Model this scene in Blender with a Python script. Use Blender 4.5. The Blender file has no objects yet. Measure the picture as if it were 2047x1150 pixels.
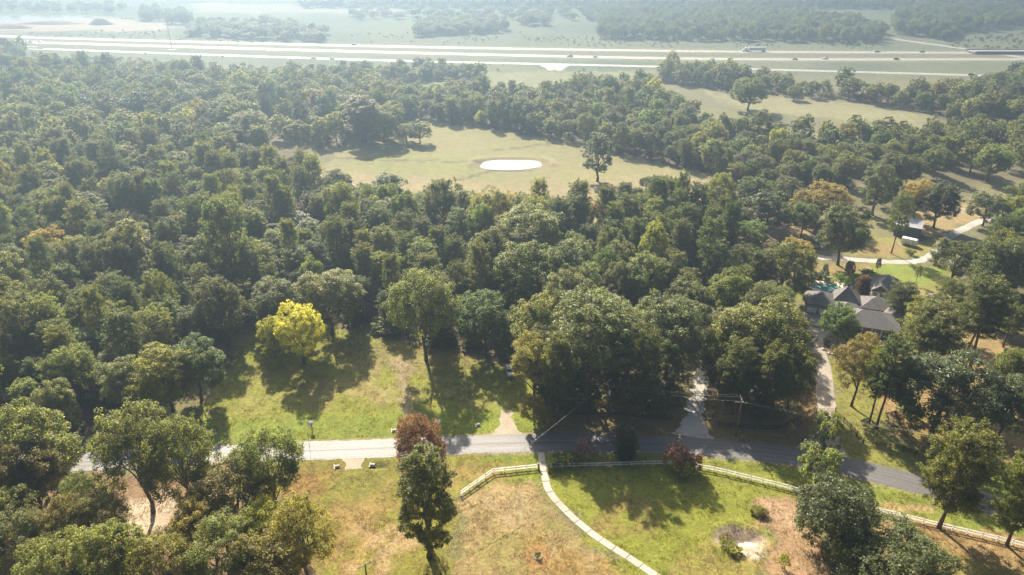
import bpy, bmesh, math, random
import numpy as np
from mathutils import Vector, Matrix

# ------------------------------------------------------------------ camera, sky, sun, exposure
scene = bpy.context.scene
COL = scene.collection
PITCH = math.radians(26.0)
FOC = 1450.0                      # focal length in photograph pixels (2047 wide)
CAMH = 100.0
cd = bpy.data.cameras.new('camera'); cam = bpy.data.objects.new('camera', cd); COL.objects.link(cam)
cam.location = (0, 0, CAMH); cam.rotation_euler = (math.radians(90) - PITCH, 0, 0)
cd.sensor_width = 36.0; cd.lens = 36.0 * FOC / 2047.0; cd.clip_start = 1.0; cd.clip_end = 9000.0
scene.camera = cam

SUN_EL = math.radians(36.5)
SUN_AZ = math.radians(-17.0)      # left of straight ahead (+Y)
world = bpy.data.worlds.new('World'); scene.world = world; world.use_nodes = True
wn = world.node_tree.nodes; wl = world.node_tree.links
bgn = wn.get('Background') or wn.new('ShaderNodeBackground')
sky = wn.new('ShaderNodeTexSky'); sky.sky_type = 'NISHITA'; sky.sun_disc = False
sky.sun_elevation = SUN_EL; sky.sun_rotation = SUN_AZ
sky.air_density = 1.0; sky.dust_density = 6.0; sky.altitude = 80
wl.new(sky.outputs[0], bgn.inputs[0]); bgn.inputs[1].default_value = 0.05
sd = bpy.data.lights.new('sun', 'SUN'); sd.energy = 5.0; sd.angle = math.radians(0.6); sd.color = (1.0, 0.89, 0.71)
sun = bpy.data.objects.new('sun', sd); COL.objects.link(sun)
sdir = Vector((math.sin(SUN_AZ) * math.cos(SUN_EL), math.cos(SUN_AZ) * math.cos(SUN_EL), math.sin(SUN_EL)))
sun.rotation_euler = sdir.to_track_quat('Z', 'Y').to_euler(); sun.location = (0, 0, 300)
scene.view_settings.view_transform = 'Standard'; scene.view_settings.look = 'None'
scene.view_settings.exposure = 1.86; scene.view_settings.gamma = 1.0
scene.render.engine = 'CYCLES'
cy = scene.cycles
cy.use_denoising = True
cy.max_bounces = 6; cy.diffuse_bounces = 4; cy.glossy_bounces = 2; cy.transmission_bounces = 4; cy.volume_bounces = 0
cy.transparent_max_bounces = 4; cy.caustics_reflective = False; cy.caustics_refractive = False
cy.sample_clamp_indirect = 4.0

HAZE_DENSITY = 0.00108
HAZE_ANISO = 0.83
HAZE_COLOR = (0.36, 0.51, 0.70, 1)

# ------------------------------------------------------------------ pixel of the photograph -> point in the place
CP, SP = math.cos(PITCH), math.sin(PITCH)
def ray(u, v):
    a = (u - 1023.5) / FOC; b = (v - 575.0) / FOC
    return a, CP - b * SP, -SP - b * CP
def P(u, v, z=0.0):
    dx, dy, dz = ray(u, v); t = (z - CAMH) / dz
    return Vector((dx * t, dy * t, z))
def pts(lst): return [tuple(P(u, v)[:2]) for u, v in lst]
def depth(p): return p[1] * CP + (CAMH - p[2]) * SP
def height_at(base, u, vtop):
    dx, dy, dz = ray(u, vtop); return CAMH + base[1] * dz / dy

# ------------------------------------------------------------------ helpers
rng = np.random.default_rng(11)
random.seed(5)
def tag(o, label=None, cat=None, group=None, kind=None):
    if label: o['label'] = label
    if cat: o['category'] = cat
    if group: o['group'] = group
    if kind: o['kind'] = kind
    return o
def link(name, me, parent=None, mat=None):
    o = bpy.data.objects.new(name, me); COL.objects.link(o)
    if mat is not None and me is not None and len(me.materials) == 0: me.materials.append(mat)
    if parent is not None: o.parent = parent
    return o
def empty(name, loc=(0, 0, 0), rz=0.0, sc=None):
    o = bpy.data.objects.new(name, None); COL.objects.link(o)
    o.empty_display_size = 0.3
    o.location = loc; o.rotation_euler = (0, 0, rz)
    if sc is not None: o.scale = sc
    return o
def quad_mesh(name, V, F, tone=None, smooth=False):
    """numpy verts (n,3) and faces (m,k)."""
    V = np.asarray(V, np.float32); F = np.asarray(F, np.int32)
    me = bpy.data.meshes.new(name)
    me.vertices.add(len(V)); me.vertices.foreach_set('co', V.ravel())
    k = F.shape[1]
    me.loops.add(F.size); me.loops.foreach_set('vertex_index', F.ravel())
    me.polygons.add(len(F)); me.polygons.foreach_set('loop_start', np.arange(0, F.size, k, dtype=np.int32))
    if smooth: me.polygons.foreach_set('use_smooth', np.ones(len(F), bool))
    if tone is not None:
        at = me.attributes.new('tone', 'FLOAT', 'POINT'); at.data.foreach_set('value', np.asarray(tone, np.float32))
    me.update(); me.validate()
    return me

class MB:
    """collects boxes, tubes and prisms into one mesh"""
    def __init__(s): s.v = []; s.f = []
    def add(s, vs, fs):
        n = len(s.v); s.v += [tuple(x) for x in vs]; s.f += [tuple(i + n for i in f) for f in fs]; return s
    def box(s, c, d, rz=0.0, top=1.0):
        x, y, z = d[0] / 2, d[1] / 2, d[2] / 2; cs, sn = math.cos(rz), math.sin(rz); vs = []
        for dz in (-1, 1):
            k = top if dz > 0 else 1.0
            for dx, dy in ((-1, -1), (1, -1), (1, 1), (-1, 1)):
                px, py = dx * x * k, dy * y * k
                vs.append((c[0] + px * cs - py * sn, c[1] + px * sn + py * cs, c[2] + dz * z))
        return s.add(vs, [(3, 2, 1, 0), (4, 5, 6, 7), (0, 1, 5, 4), (1, 2, 6, 5), (2, 3, 7, 6), (3, 0, 4, 7)])
    def tube(s, path, radii, n=6, cap=True):
        path = [Vector(p) for p in path]; vs = []; fs = []
        if not hasattr(radii, '__len__'): radii = [radii] * len(path)
        for i, p in enumerate(path):
            d = (path[min(i + 1, len(path) - 1)] - path[max(i - 1, 0)])
            if d.length < 1e-6: d = Vector((0, 0, 1))
            d.normalize(); a = d.orthogonal() if abs(d.z) < .95 else Vector((1, 0, 0)).cross(d)
            a.normalize(); b = d.cross(a)
            for k in range(n):
                t = 2 * math.pi * k / n
                vs.append(p + (a * math.cos(t) + b * math.sin(t)) * radii[i])
        for i in range(len(path) - 1):
            for k in range(n):
                fs.append((i * n + k, i * n + (k + 1) % n, (i + 1) * n + (k + 1) % n, (i + 1) * n + k))
        if cap:
            fs.append(tuple(range(n - 1, -1, -1))); m = (len(path) - 1) * n; fs.append(tuple(range(m, m + n)))
        return s.add(vs, fs)
    def prism(s, poly, z0, z1):
        n = len(poly); vs = [(x, y, z0) for x, y in poly] + [(x, y, z1) for x, y in poly]
        return s.add(vs, [tuple(range(n - 1, -1, -1)), tuple(range(n, 2 * n))] + [(i, (i + 1) % n, n + (i + 1) % n, n + i) for i in range(n)])
    def extrude_x(s, prof, x0, x1, taper=None):
        """side profile (y,z) extruded in x; taper(y,z)->half width factor"""
        n = len(prof); vs = []
        for sx in (x0, x1):
            for y, z in prof:
                k = taper(y, z) if taper else 1.0
                vs.append((sx * k, y, z))
        return s.add(vs, [tuple(range(n)), tuple(range(2 * n - 1, n - 1, -1))] + [(i, n + i, n + (i + 1) % n, (i + 1) % n) for i in range(n)])
    def mesh(s, name, smooth=False):
        me = bpy.data.meshes.new(name); me.from_pydata(s.v, [], s.f); me.update()
        bm = bmesh.new(); bm.from_mesh(me); bmesh.ops.recalc_face_normals(bm, faces=bm.faces); bm.to_mesh(me); bm.free()
        if smooth:
            for p in me.polygons: p.use_smooth = True
        return me
    def build(s, name, mat=None, parent=None, smooth=False): return link(name, s.mesh(name, smooth), parent, mat)

# ------------------------------------------------------------------ noise (numpy) for layout and ground colour
def vnoise(x, y, seed=0):
    xi = np.floor(x).astype(np.int64); yi = np.floor(y).astype(np.int64); fx = x - xi; fy = y - yi
    fx = fx * fx * (3 - 2 * fx); fy = fy * fy * (3 - 2 * fy)
    def h(a, b):
        n = (a * 374761393 + b * 668265263 + seed * 974711) & 0x7fffffff
        n = ((n ^ (n >> 13)) * 1274126177) & 0x7fffffff
        return ((n ^ (n >> 16)) & 0xffff) / 65535.0
    return (h(xi, yi) * (1 - fx) + h(xi + 1, yi) * fx) * (1 - fy) + (h(xi, yi + 1) * (1 - fx) + h(xi + 1, yi + 1) * fx) * fy
def fbm(x, y, sc, seed=0, oc=4):
    s = 0; a = .5; t = 0
    for o in range(oc):
        s = s + a * vnoise(x / sc * 2 ** o + 17.3 * o, y / sc * 2 ** o - 9.1 * o, seed + o); t += a; a *= .5
    return s / t
def sdist(poly, X, Y):
    """signed distance (negative inside) of points to polygon"""
    d = np.full(X.shape, 1e9); ins = np.zeros(X.shape, bool); n = len(poly)
    for i in range(n):
        x0, y0 = poly[i]; x1, y1 = poly[(i + 1) % n]; ex, ey = x1 - x0, y1 - y0
        L = ex * ex + ey * ey + 1e-9; t = np.clip(((X - x0) * ex + (Y - y0) * ey) / L, 0, 1)
        d = np.minimum(d, np.hypot(X - x0 - t * ex, Y - y0 - t * ey))
        c = ((y0 > Y) != (y1 > Y)) & (X < (x1 - x0) * (Y - y0) / (y1 - y0 + 1e-12) + x0)
        ins ^= c
    return np.where(ins, -d, d)
def ldist(line, X, Y):
    d = np.full(np.shape(X), 1e9)
    for (x0, y0), (x1, y1) in zip(line[:-1], line[1:]):
        ex, ey = x1 - x0, y1 - y0; L = ex * ex + ey * ey + 1e-9
        t = np.clip(((X - x0) * ex + (Y - y0) * ey) / L, 0, 1)
        d = np.minimum(d, np.hypot(X - x0 - t * ex, Y - y0 - t * ey))
    return d

# ------------------------------------------------------------------ materials
def new_mat(name):
    m = bpy.data.materials.new(name); m.use_nodes = True
    nt = m.node_tree; return m, nt, nt.nodes, nt.links, nt.nodes['Principled BSDF']
def flat(name, col, rough=.7, var=.15, scale=3.0, metal=0.0, spec=.4, bump=0.0, coat=0.0):
    m, nt, N, L, b = new_mat(name)
    tc = N.new('ShaderNodeTexCoord'); nz = N.new('ShaderNodeTexNoise'); nz.inputs['Scale'].default_value = scale; nz.inputs['Detail'].default_value = 5
    L.new(tc.outputs['Object'], nz.inputs['Vector'])
    r = N.new('ShaderNodeMapRange'); r.inputs[1].default_value = .3; r.inputs[2].default_value = .7
    r.inputs[3].default_value = 1 - var; r.inputs[4].default_value = 1 + var; L.new(nz.outputs[0], r.inputs[0])
    mx = N.new('ShaderNodeVectorMath'); mx.operation = 'SCALE'; mx.inputs[0].default_value = col[:3]; L.new(r.outputs[0], mx.inputs['Scale'])
    L.new(mx.outputs[0], b.inputs['Base Color'])
    b.inputs['Roughness'].default_value = rough; b.inputs['Metallic'].default_value = metal; b.inputs['Specular IOR Level'].default_value = spec
    b.inputs['Coat Weight'].default_value = coat
    if bump:
        bp = N.new('ShaderNodeBump'); bp.inputs['Strength'].default_value = bump; L.new(nz.outputs[0], bp.inputs['Height']); L.new(bp.outputs[0], b.inputs['Normal'])
    return m
def leaf_mat(name, col, trans, lo=.62, hi=1.38, mixf=.5, rough=.52, spec=.3, hue=.03):
    m, nt, N, L, b = new_mat(name)
    at = N.new('ShaderNodeAttribute'); at.attribute_name = 'tone'
    oi = N.new('ShaderNodeObjectInfo')
    r1 = N.new('ShaderNodeMapRange'); r1.inputs[3].default_value = lo; r1.inputs[4].default_value = hi; L.new(at.outputs['Fac'], r1.inputs[0])
    r2 = N.new('ShaderNodeMapRange'); r2.inputs[3].default_value = .72; r2.inputs[4].default_value = 1.3; L.new(oi.outputs['Random'], r2.inputs[0])
    mu = N.new('ShaderNodeMath'); mu.operation = 'MULTIPLY'; L.new(r1.outputs[0], mu.inputs[0]); L.new(r2.outputs[0], mu.inputs[1])
    # hue of the single tree and of the single clump
    wob = N.new('ShaderNodeMath'); wob.operation = 'MULTIPLY'; wob.inputs[1].default_value = 7.31; L.new(oi.outputs['Random'], wob.inputs[0])
    fr = N.new('ShaderNodeMath'); fr.operation = 'FRACT'; L.new(wob.outputs[0], fr.inputs[0])
    hm = N.new('ShaderNodeMapRange'); hm.inputs[3].default_value = .5 - hue * .95; hm.inputs[4].default_value = .5 + hue * .05; L.new(fr.outputs[0], hm.inputs[0])
    out = N['Material Output'] if 'Material Output' in N else N.new('ShaderNodeOutputMaterial')
    cols = []
    for c in (col, trans):
        hs = N.new('ShaderNodeHueSaturation'); hs.inputs['Color'].default_value = (*c, 1); L.new(hm.outputs[0], hs.inputs['Hue']); L.new(mu.outputs[0], hs.inputs['Value'])
        cols.append(hs)
    L.new(cols[0].outputs[0], b.inputs['Base Color']); b.inputs['Roughness'].default_value = rough; b.inputs['Specular IOR Level'].default_value = spec
    tr = N.new('ShaderNodeBsdfTranslucent'); L.new(cols[1].outputs[0], tr.inputs[0])
    ms = N.new('ShaderNodeMixShader'); ms.inputs[0].default_value = mixf
    L.new(b.outputs[0], ms.inputs[1]); L.new(tr.outputs[0], ms.inputs[2]); L.new(ms.outputs[0], out.inputs['Surface'])
    return m
M = {}
M['oak'] = leaf_mat('leaf_oak', (0.112, 0.140, 0.038), (0.345, 0.385, 0.062))
M['grey'] = leaf_mat('leaf_grey_green', (0.130, 0.154, 0.060), (0.310, 0.350, 0.090))
M['green'] = leaf_mat('leaf_fresh_green', (0.092, 0.138, 0.036), (0.270, 0.380, 0.060), hue=.03)
M['olive'] = leaf_mat('leaf_olive', (0.165, 0.158, 0.042), (0.450, 0.410, 0.070), hue=.03)
M['yellow'] = leaf_mat('leaf_yellow', (0.42, 0.40, 0.050), (0.85, 0.82, 0.08), mixf=.58, hue=.008)
M['ygreen'] = leaf_mat('leaf_yellow_green', (0.22, 0.25, 0.037), (0.60, 0.64, 0.07), mixf=.55, hue=.02)
M['orange'] = leaf_mat('leaf_orange', (0.338, 0.195, 0.052), (0.600, 0.330, 0.075), hue=.02)
M['brown'] = leaf_mat('leaf_rusty_brown', (0.165, 0.112, 0.050), (0.260, 0.160, 0.062), hue=.02)
M['gold'] = leaf_mat('leaf_gold', (0.27, 0.225, 0.050), (0.56, 0.45, 0.080), hue=.02)
M['pink'] = leaf_mat('leaf_pinkish', (0.260, 0.182, 0.124), (0.360, 0.225, 0.135), hue=.02)
M['red'] = leaf_mat('leaf_red', (.42, .24, .14), (.58, .32, .15), hue=.04)
M['dark'] = leaf_mat('leaf_dark_evergreen', (0.076, 0.099, 0.038), (0.203, 0.243, 0.054), mixf=.38, rough=.5, spec=.38, hue=.02)
M['pine'] = leaf_mat('needles_pine', (0.088, 0.124, 0.034), (0.245, 0.310, 0.055), mixf=.35, hue=.045)
M['ypine'] = leaf_mat('needles_yellow_pine', (0.140, 0.172, 0.036), (0.390, 0.440, 0.065), mixf=.38, hue=.03)
M['bark'] = flat('bark_brown', (.105, .080, .060), .9, .35, 2.5, bump=.5)
M['pbark'] = flat('bark_pine', (.140, .090, .062), .9, .35, 2.5, bump=.5)
M['palebark'] = flat('bark_pale_dead', (.30, .27, .23), .85, .3, 2.5, bump=.4)
M['white'] = flat('white_paint', (.80, .80, .78), .45, .05)
M['vinyl'] = flat('white_vinyl', (.84, .84, .82), .4, .04)
vn = M['vinyl'].node_tree; vt_ = vn.nodes.new('ShaderNodeBsdfTranslucent'); vt_.inputs[0].default_value = (.8, .8, .78, 1); vm = vn.nodes.new('ShaderNodeMixShader'); vm.inputs[0].default_value = .62
vn.links.new(vn.nodes['Principled BSDF'].outputs[0], vm.inputs[1]); vn.links.new(vt_.outputs[0], vm.inputs[2]); vn.links.new(vm.outputs[0], vn.nodes['Material Output'].inputs['Surface'])
M['black_wood'] = flat('black_stained_wood', (.022, .020, .019), .7, .3)
M['pole_wood'] = flat('weathered_pole_wood', (.16, .125, .095), .85, .3)
M['steel'] = flat('galvanised_steel', (.42, .43, .44), .42, .1, metal=.6)
M['wire'] = flat('wire_aluminium', (.22, .20, .18), .8, .05, spec=.1)
M['glass'] = flat('dark_glass', (.03, .035, .04), .08, .05, spec=.6)
M['tyre'] = flat('tyre_rubber', (.02, .02, .02), .8, .1)
M['roof'] = flat('asphalt_shingle_roof', (.130, .122, .116), .85, .18, 1.2, bump=.25)
M['brick'] = flat('red_brown_brick', (.27, .16, .11), .85, .2, 6, bump=.2)
M['siding'] = flat('cream_siding', (.62, .58, .50), .7, .06)
M['redroof'] = flat('red_metal_roof', (.36, .07, .07), .4, .12, 1, metal=.2)
M['shedroof'] = flat('pale_metal_roof', (.50, .51, .52), .35, .1, .6, metal=.4)
M['shedwall'] = flat('dark_green_metal_wall', (.035, .060, .052), .55, .1, 1)
M['pine_board'] = flat('timber_board', (.24, .16, .09), .8, .2)
M['lamp'] = flat('clear_lens', (.7, .7, .68), .15, .02)
M['taillight'] = flat('red_lens', (.35, .02, .02), .2, .02)
M['stone'] = flat('pale_field_stone', (.42, .38, .32), .85, .2, 4, bump=.4)
M['dirt'] = flat('heaped_soil', (.26, .20, .14), .95, .25, .4, bump=.5)
M['sand'] = flat('pale_sand', (.52, .42, .31), .95, .2, .8, bump=.6)

def concrete(name, col, sc=1.6, var=.22, rough=.75):
    m, nt, N, L, b = new_mat(name)
    g = N.new('ShaderNodeNewGeometry')
    n1 = N.new('ShaderNodeTexNoise'); n1.inputs['Scale'].default_value = sc; n1.inputs['Detail'].default_value = 8; L.new(g.outputs['Position'], n1.inputs['Vector'])
    n2 = N.new('ShaderNodeTexNoise'); n2.inputs['Scale'].default_value = .16; n2.inputs['Detail'].default_value = 4; L.new(g.outputs['Position'], n2.inputs['Vector'])
    a = N.new('ShaderNodeMath'); a.operation = 'ADD'; L.new(n1.outputs[0], a.inputs[0]); L.new(n2.outputs[0], a.inputs[1])
    r = N.new('ShaderNodeMapRange'); r.inputs[1].default_value = .7; r.inputs[2].default_value = 1.3; r.inputs[3].default_value = 1 - var; r.inputs[4].default_value = 1 + var; L.new(a.outputs[0], r.inputs[0])
    mx = N.new('ShaderNodeVectorMath'); mx.operation = 'SCALE'; mx.inputs[0].default_value = col; L.new(r.outputs[0], mx.inputs['Scale'])
    L.new(mx.outputs[0], b.inputs['Base Color']); b.inputs['Roughness'].default_value = rough; b.inputs['Specular IOR Level'].default_value = .35
    bp = N.new('ShaderNodeBump'); bp.inputs['Strength'].default_value = .35; bp.inputs['Distance'].default_value = .05; L.new(n1.outputs[0], bp.inputs['Height']); L.new(bp.outputs[0], b.inputs['Normal'])
    return m
M['concrete'] = concrete('concrete_drive', (.28, .235, .19))
M['slab'] = concrete('concrete_slab', (.37, .31, .26), 2.5, .25)
M['gravel'] = concrete('crushed_gravel', (.36, .34, .31), 3.5, .35, .9)
M['dirtroad'] = concrete('dirt_track', (.29, .235, .175), 1.2, .25, .9)
M['highway'] = concrete('highway_concrete', (.33, .315, .29), .4, .12, .6)
M['patio'] = concrete('pale_patio', (.52, .46, .40), 1.2, .2)

def asphalt():
    """asphalt: streaks run along the road, read from the 'across' attribute"""
    m, nt, N, L, b = new_mat('worn_asphalt')
    at = N.new('ShaderNodeAttribute'); at.attribute_name = 'across'
    al = N.new('ShaderNodeAttribute'); al.attribute_name = 'along'
    cb = N.new('ShaderNodeCombineXYZ')
    m1 = N.new('ShaderNodeMath'); m1.operation = 'MULTIPLY'; m1.inputs[1].default_value = .02; L.new(al.outputs['Fac'], m1.inputs[0])
    L.new(at.outputs['Fac'], cb.inputs[0]); L.new(m1.outputs[0], cb.inputs[1])
    n1 = N.new('ShaderNodeTexNoise'); n1.inputs['Scale'].default_value = 1.7; n1.inputs['Detail'].default_value = 6; n1.inputs['Roughness'].default_value = .65; L.new(cb.outputs[0], n1.inputs['Vector'])
    g = N.new('ShaderNodeNewGeometry')
    n2 = N.new('ShaderNodeTexNoise'); n2.inputs['Scale'].default_value = 2.2; n2.inputs['Detail'].default_value = 8; L.new(g.outputs['Position'], n2.inputs['Vector'])
    r = N.new('ShaderNodeMapRange'); r.inputs[1].default_value = .3; r.inputs[2].default_value = .7; r.inputs[3].default_value = .7; r.inputs[4].default_value = 1.35; L.new(n1.outputs[0], r.inputs[0])
    r2 = N.new('ShaderNodeMapRange'); r2.inputs[1].default_value = .3; r2.inputs[2].default_value = .7; r2.inputs[3].default_value = .8; r2.inputs[4].default_value = 1.2; L.new(n2.outputs[0], r2.inputs[0])
    mu = N.new('ShaderNodeMath'); mu.operation = 'MULTIPLY'; L.new(r.outputs[0], mu.inputs[0]); L.new(r2.outputs[0], mu.inputs[1])
    # dark seam on the crown of the road
    ab = N.new('ShaderNodeMath'); ab.operation = 'ABSOLUTE'; L.new(at.outputs['Fac'], ab.inputs[0])
    r3 = N.new('ShaderNodeMapRange'); r3.inputs[1].default_value = .05; r3.inputs[2].default_value = .22; r3.inputs[3].default_value = .6; r3.inputs[4].default_value = 1; L.new(ab.outputs[0], r3.inputs[0])
    mu2 = N.new('ShaderNodeMath'); mu2.operation = 'MULTIPLY'; L.new(mu.outputs[0], mu2.inputs[0]); L.new(r3.outputs[0], mu2.inputs[1])
    mx = N.new('ShaderNodeVectorMath'); mx.operation = 'SCALE'; mx.inputs[0].default_value = (.098, .094, .094); L.new(mu2.outputs[0], mx.inputs['Scale'])
    L.new(mx.outputs[0], b.inputs['Base Color'])
    rr = N.new('ShaderNodeMapRange'); rr.inputs[1].default_value = .5; rr.inputs[2].default_value = 1.4; rr.inputs[3].default_value = .70; rr.inputs[4].default_value = .58; L.new(mu2.outputs[0], rr.inputs[0])
    L.new(rr.outputs[0], b.inputs['Roughness']); b.inputs['Specular IOR Level'].default_value = .55
    bp = N.new('ShaderNodeBump'); bp.inputs['Strength'].default_value = .25; bp.inputs['Distance'].default_value = .02; L.new(n2.outputs[0], bp.inputs['Height']); L.new(bp.outputs[0], b.inputs['Normal'])
    return m
M['asphalt'] = asphalt()
def water_mat(name, col, rough=.06):
    m, nt, N, L, b = new_mat(name)
    b.inputs['Base Color'].default_value = (*col, 1); b.inputs['Roughness'].default_value = rough; b.inputs['Specular IOR Level'].default_value = .6
    g = N.new('ShaderNodeNewGeometry'); n1 = N.new('ShaderNodeTexNoise'); n1.inputs['Scale'].default_value = 1.5; n1.inputs['Detail'].default_value = 4; L.new(g.outputs['Position'], n1.inputs['Vector'])
    bp = N.new('ShaderNodeBump'); bp.inputs['Strength'].default_value = .12; bp.inputs['Distance'].default_value = .04; L.new(n1.outputs[0], bp.inputs['Height']); L.new(bp.outputs[0], b.inputs['Normal'])
    return m
M['water'] = water_mat('pond_water', (.27, .27, .255), .12)
M['pool'] = water_mat('pool_water', (.10, .23, .26))

def ground_mat():
    m, nt, N, L, b = new_mat('ground_cover')
    at = N.new('ShaderNodeAttribute'); at.attribute_name = 'cover'
    g = N.new('ShaderNodeNewGeometry')
    def noise(sc, det, rgh=.6):
        n = N.new('ShaderNodeTexNoise'); n.inputs['Scale'].default_value = sc; n.inputs['Detail'].default_value = det; n.inputs['Roughness'].default_value = rgh
        L.new(g.outputs['Position'], n.inputs['Vector']); return n
    n1 = noise(1.5, 8, .78); n2 = noise(.28, 5); n3 = noise(5.5, 3)
    def rng_(n, a, b_, lo=.3, hi=.7):
        r = N.new('ShaderNodeMapRange'); r.inputs[1].default_value = lo; r.inputs[2].default_value = hi; r.inputs[3].default_value = a; r.inputs[4].default_value = b_; L.new(n.outputs[0], r.inputs[0]); return r
    a = rng_(n1, .42, 1.58); c = rng_(n2, .78, 1.22); d = rng_(n3, .62, 1.38)
    mu = N.new('ShaderNodeMath'); mu.operation = 'MULTIPLY'; L.new(a.outputs[0], mu.inputs[0]); L.new(c.outputs[0], mu.inputs[1])
    mu2 = N.new('ShaderNodeMath'); mu2.operation = 'MULTIPLY'; L.new(mu.outputs[0], mu2.inputs[0]); L.new(d.outputs[0], mu2.inputs[1])
    hs = N.new('ShaderNodeHueSaturation'); L.new(at.outputs['Color'], hs.inputs['Color']); L.new(mu2.outputs[0], hs.inputs['Value'])
    hh = rng_(noise(.9, 4), .475, .52); L.new(hh.outputs[0], hs.inputs['Hue'])
    vo = N.new('ShaderNodeTexVoronoi'); vo.inputs['Scale'].default_value = 1.1; L.new(g.outputs['Position'], vo.inputs['Vector'])
    gate = rng_(noise(.12, 3), .0, .22, .4, .65); lt = N.new('ShaderNodeMath'); lt.operation = 'LESS_THAN'; L.new(vo.outputs['Distance'], lt.inputs[0]); L.new(gate.outputs[0], lt.inputs[1])
    fk = N.new('ShaderNodeMath'); fk.operation = 'MULTIPLY'; fk.inputs[1].default_value = .55; L.new(lt.outputs[0], fk.inputs[0])
    mxr = N.new('ShaderNodeMix'); mxr.data_type = 'RGBA'; L.new(fk.outputs[0], mxr.inputs[0]); L.new(hs.outputs[0], mxr.inputs[6]); mxr.inputs[7].default_value = (.34, .25, .14, 1)
    L.new(mxr.outputs[2], b.inputs['Base Color']); b.inputs['Roughness'].default_value = .95; b.inputs['Specular IOR Level'].default_value = .12
    b.inputs['Sheen Weight'].default_value = .12
    bp = N.new('ShaderNodeBump'); bp.inputs['Strength'].default_value = .8; bp.inputs['Distance'].default_value = .16; L.new(n1.outputs[0], bp.inputs['Height']); L.new(bp.outputs[0], b.inputs['Normal'])
    return m
M['ground'] = ground_mat()

# ------------------------------------------------------------------ lines of the place
def spline(ctrl, step=3.0):
    """Catmull-Rom through world points, resampled"""
    p = [Vector((x, y, 0)) for x, y in ctrl]; p = [p[0] * 2 - p[1]] + p + [p[-1] * 2 - p[-2]]; out = []
    for i in range(1, len(p) - 2):
        n = max(2, int((p[i + 1] - p[i]).length / step))
        for k in range(n):
            t = k / n; a, b, c, d = p[i - 1], p[i], p[i + 1], p[i + 2]
            q = 0.5 * ((2 * b) + (c - a) * t + (2 * a - 5 * b + 4 * c - d) * t * t + (3 * b - a - 3 * c + d) * t ** 3)
            out.append((q.x, q.y))
    out.append((p[-2].x, p[-2].y)); return out
ROAD = spline([(-330, 96), (-220, 108), (-150, 116)] + pts([(140, 925), (430, 909), (800, 895), (1040, 886), (1200, 886), (1347, 891), (1470, 899), (1590, 912), (1680, 930), (1761, 949), (1834, 967)]) + [(98.5, 105.5), (112, 97), (135, 82), (200, 40)])
ROAD_W = 6.2
GRAVEL = spline(pts([(1384, 874), (1386, 840), (1395, 790), (1404, 755), (1408, 715), (1404, 690)]))
HOUSEDRIVE = spline(pts([(1645, 925), (1652, 870), (1653, 820), (1648, 770), (1640, 720), (1628, 690), (1622, 655)]))
LOOP = spline(pts([(1560, 508), (1600, 513), (1680, 517), (1760, 523), (1830, 523), (1868, 508), (1890, 480), (1925, 458), (1990, 432), (2080, 410)]))
TRACK2 = spline(pts([(1880, 415), (1950, 420), (2060, 424)]))
LOTDRIVE = spline(pts([(1012, 870), (1013, 845), (1010, 820)]))
LOTTRACK = spline(pts([(815, 880), (822, 850), (814, 815), (806, 775), (800, 730)]))
STUB = spline(pts([(709, 912), (709, 926), (708, 938)]), 1.0)
FARTRACK = spline(pts([(540, 335), (590, 340), (640, 352), (700, 370), (760, 392)]))
PATH = pts([(1081, 905), (1085, 930), (1092, 965), (1104, 992), (1130, 1020), (1160, 1048), (1205, 1082), (1258, 1116), (1312, 1152), (1360, 1185)])
HWY = [spline([(-1500, 960)] + pts([(-60, 71), (52, 75), (700, 91.5), (1380, 102.6), (1977, 106)]) + [(700, 700), (1500, 700)], 40),
       spline([(-1500, 915)] + pts([(-60, 81), (66, 85), (700, 102.8), (1380, 117.5), (2018, 119)]) + [(700, 662), (1500, 662)], 40),
       spline([(-1500, 860)] + pts([(-60, 92), (57, 97), (700, 119), (1313, 133.5), (1956, 151)]) + [(560, 548), (1100, 460)], 40)]
CROSS = spline(pts([(1700, 62), (1735, 68), (1800, 80), (1900, 94), (1965, 103), (2060, 118)]), 20)

def strip(name, line, w, mat, z=.03, rag=0.0, wfun=None, cols=2):
    if rag:
        fine = []
        for a, c in zip(line[:-1], line[1:]):
            m_ = max(1, int(math.hypot(c[0] - a[0], c[1] - a[1]) / .45))
            fine += [(a[0] + (c[0] - a[0]) * j / m_, a[1] + (c[1] - a[1]) * j / m_) for j in range(m_)]
        line = fine + [line[-1]]
    n = len(line); V = []; AC = []; AL = []; s = 0.0
    for i, (x, y) in enumerate(line):
        a = Vector(line[max(i - 1, 0)]); c = Vector(line[min(i + 1, n - 1)]); d = (c - a).normalized(); nx, ny = -d.y, d.x
        if i: s += (Vector(line[i]) - Vector(line[i - 1])).length
        ww = wfun(i / (n - 1), s) if wfun else w
        for k in range(cols):
            o = (k / (cols - 1) - .5) * ww
            if rag and k in (0, cols - 1): o += (float(vnoise(np.array([s * .9 + 40 * k]), np.array([w * 3.7]), 5)[0]) + .6 * float(vnoise(np.array([s * 2.3 + 70 * k]), np.array([w * 9.1]), 6)[0]) - .8) * rag * 2
            V.append((x + nx * o, y + ny * o, z)); AC.append(o); AL.append(s)
    F = [(i * cols + k, (i + 1) * cols + k, (i + 1) * cols + k + 1, i * cols + k + 1) for i in range(n - 1) for k in range(cols - 1)]
    F = [f[::-1] for f in F]
    me = quad_mesh(name, V, F)
    for nm, da in (('across', AC), ('along', AL)):
        at = me.attributes.new(nm, 'FLOAT', 'POINT'); at.data.foreach_set('value', np.asarray(da, np.float32))
    o = link(name, me, None, mat)
    return o

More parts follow.
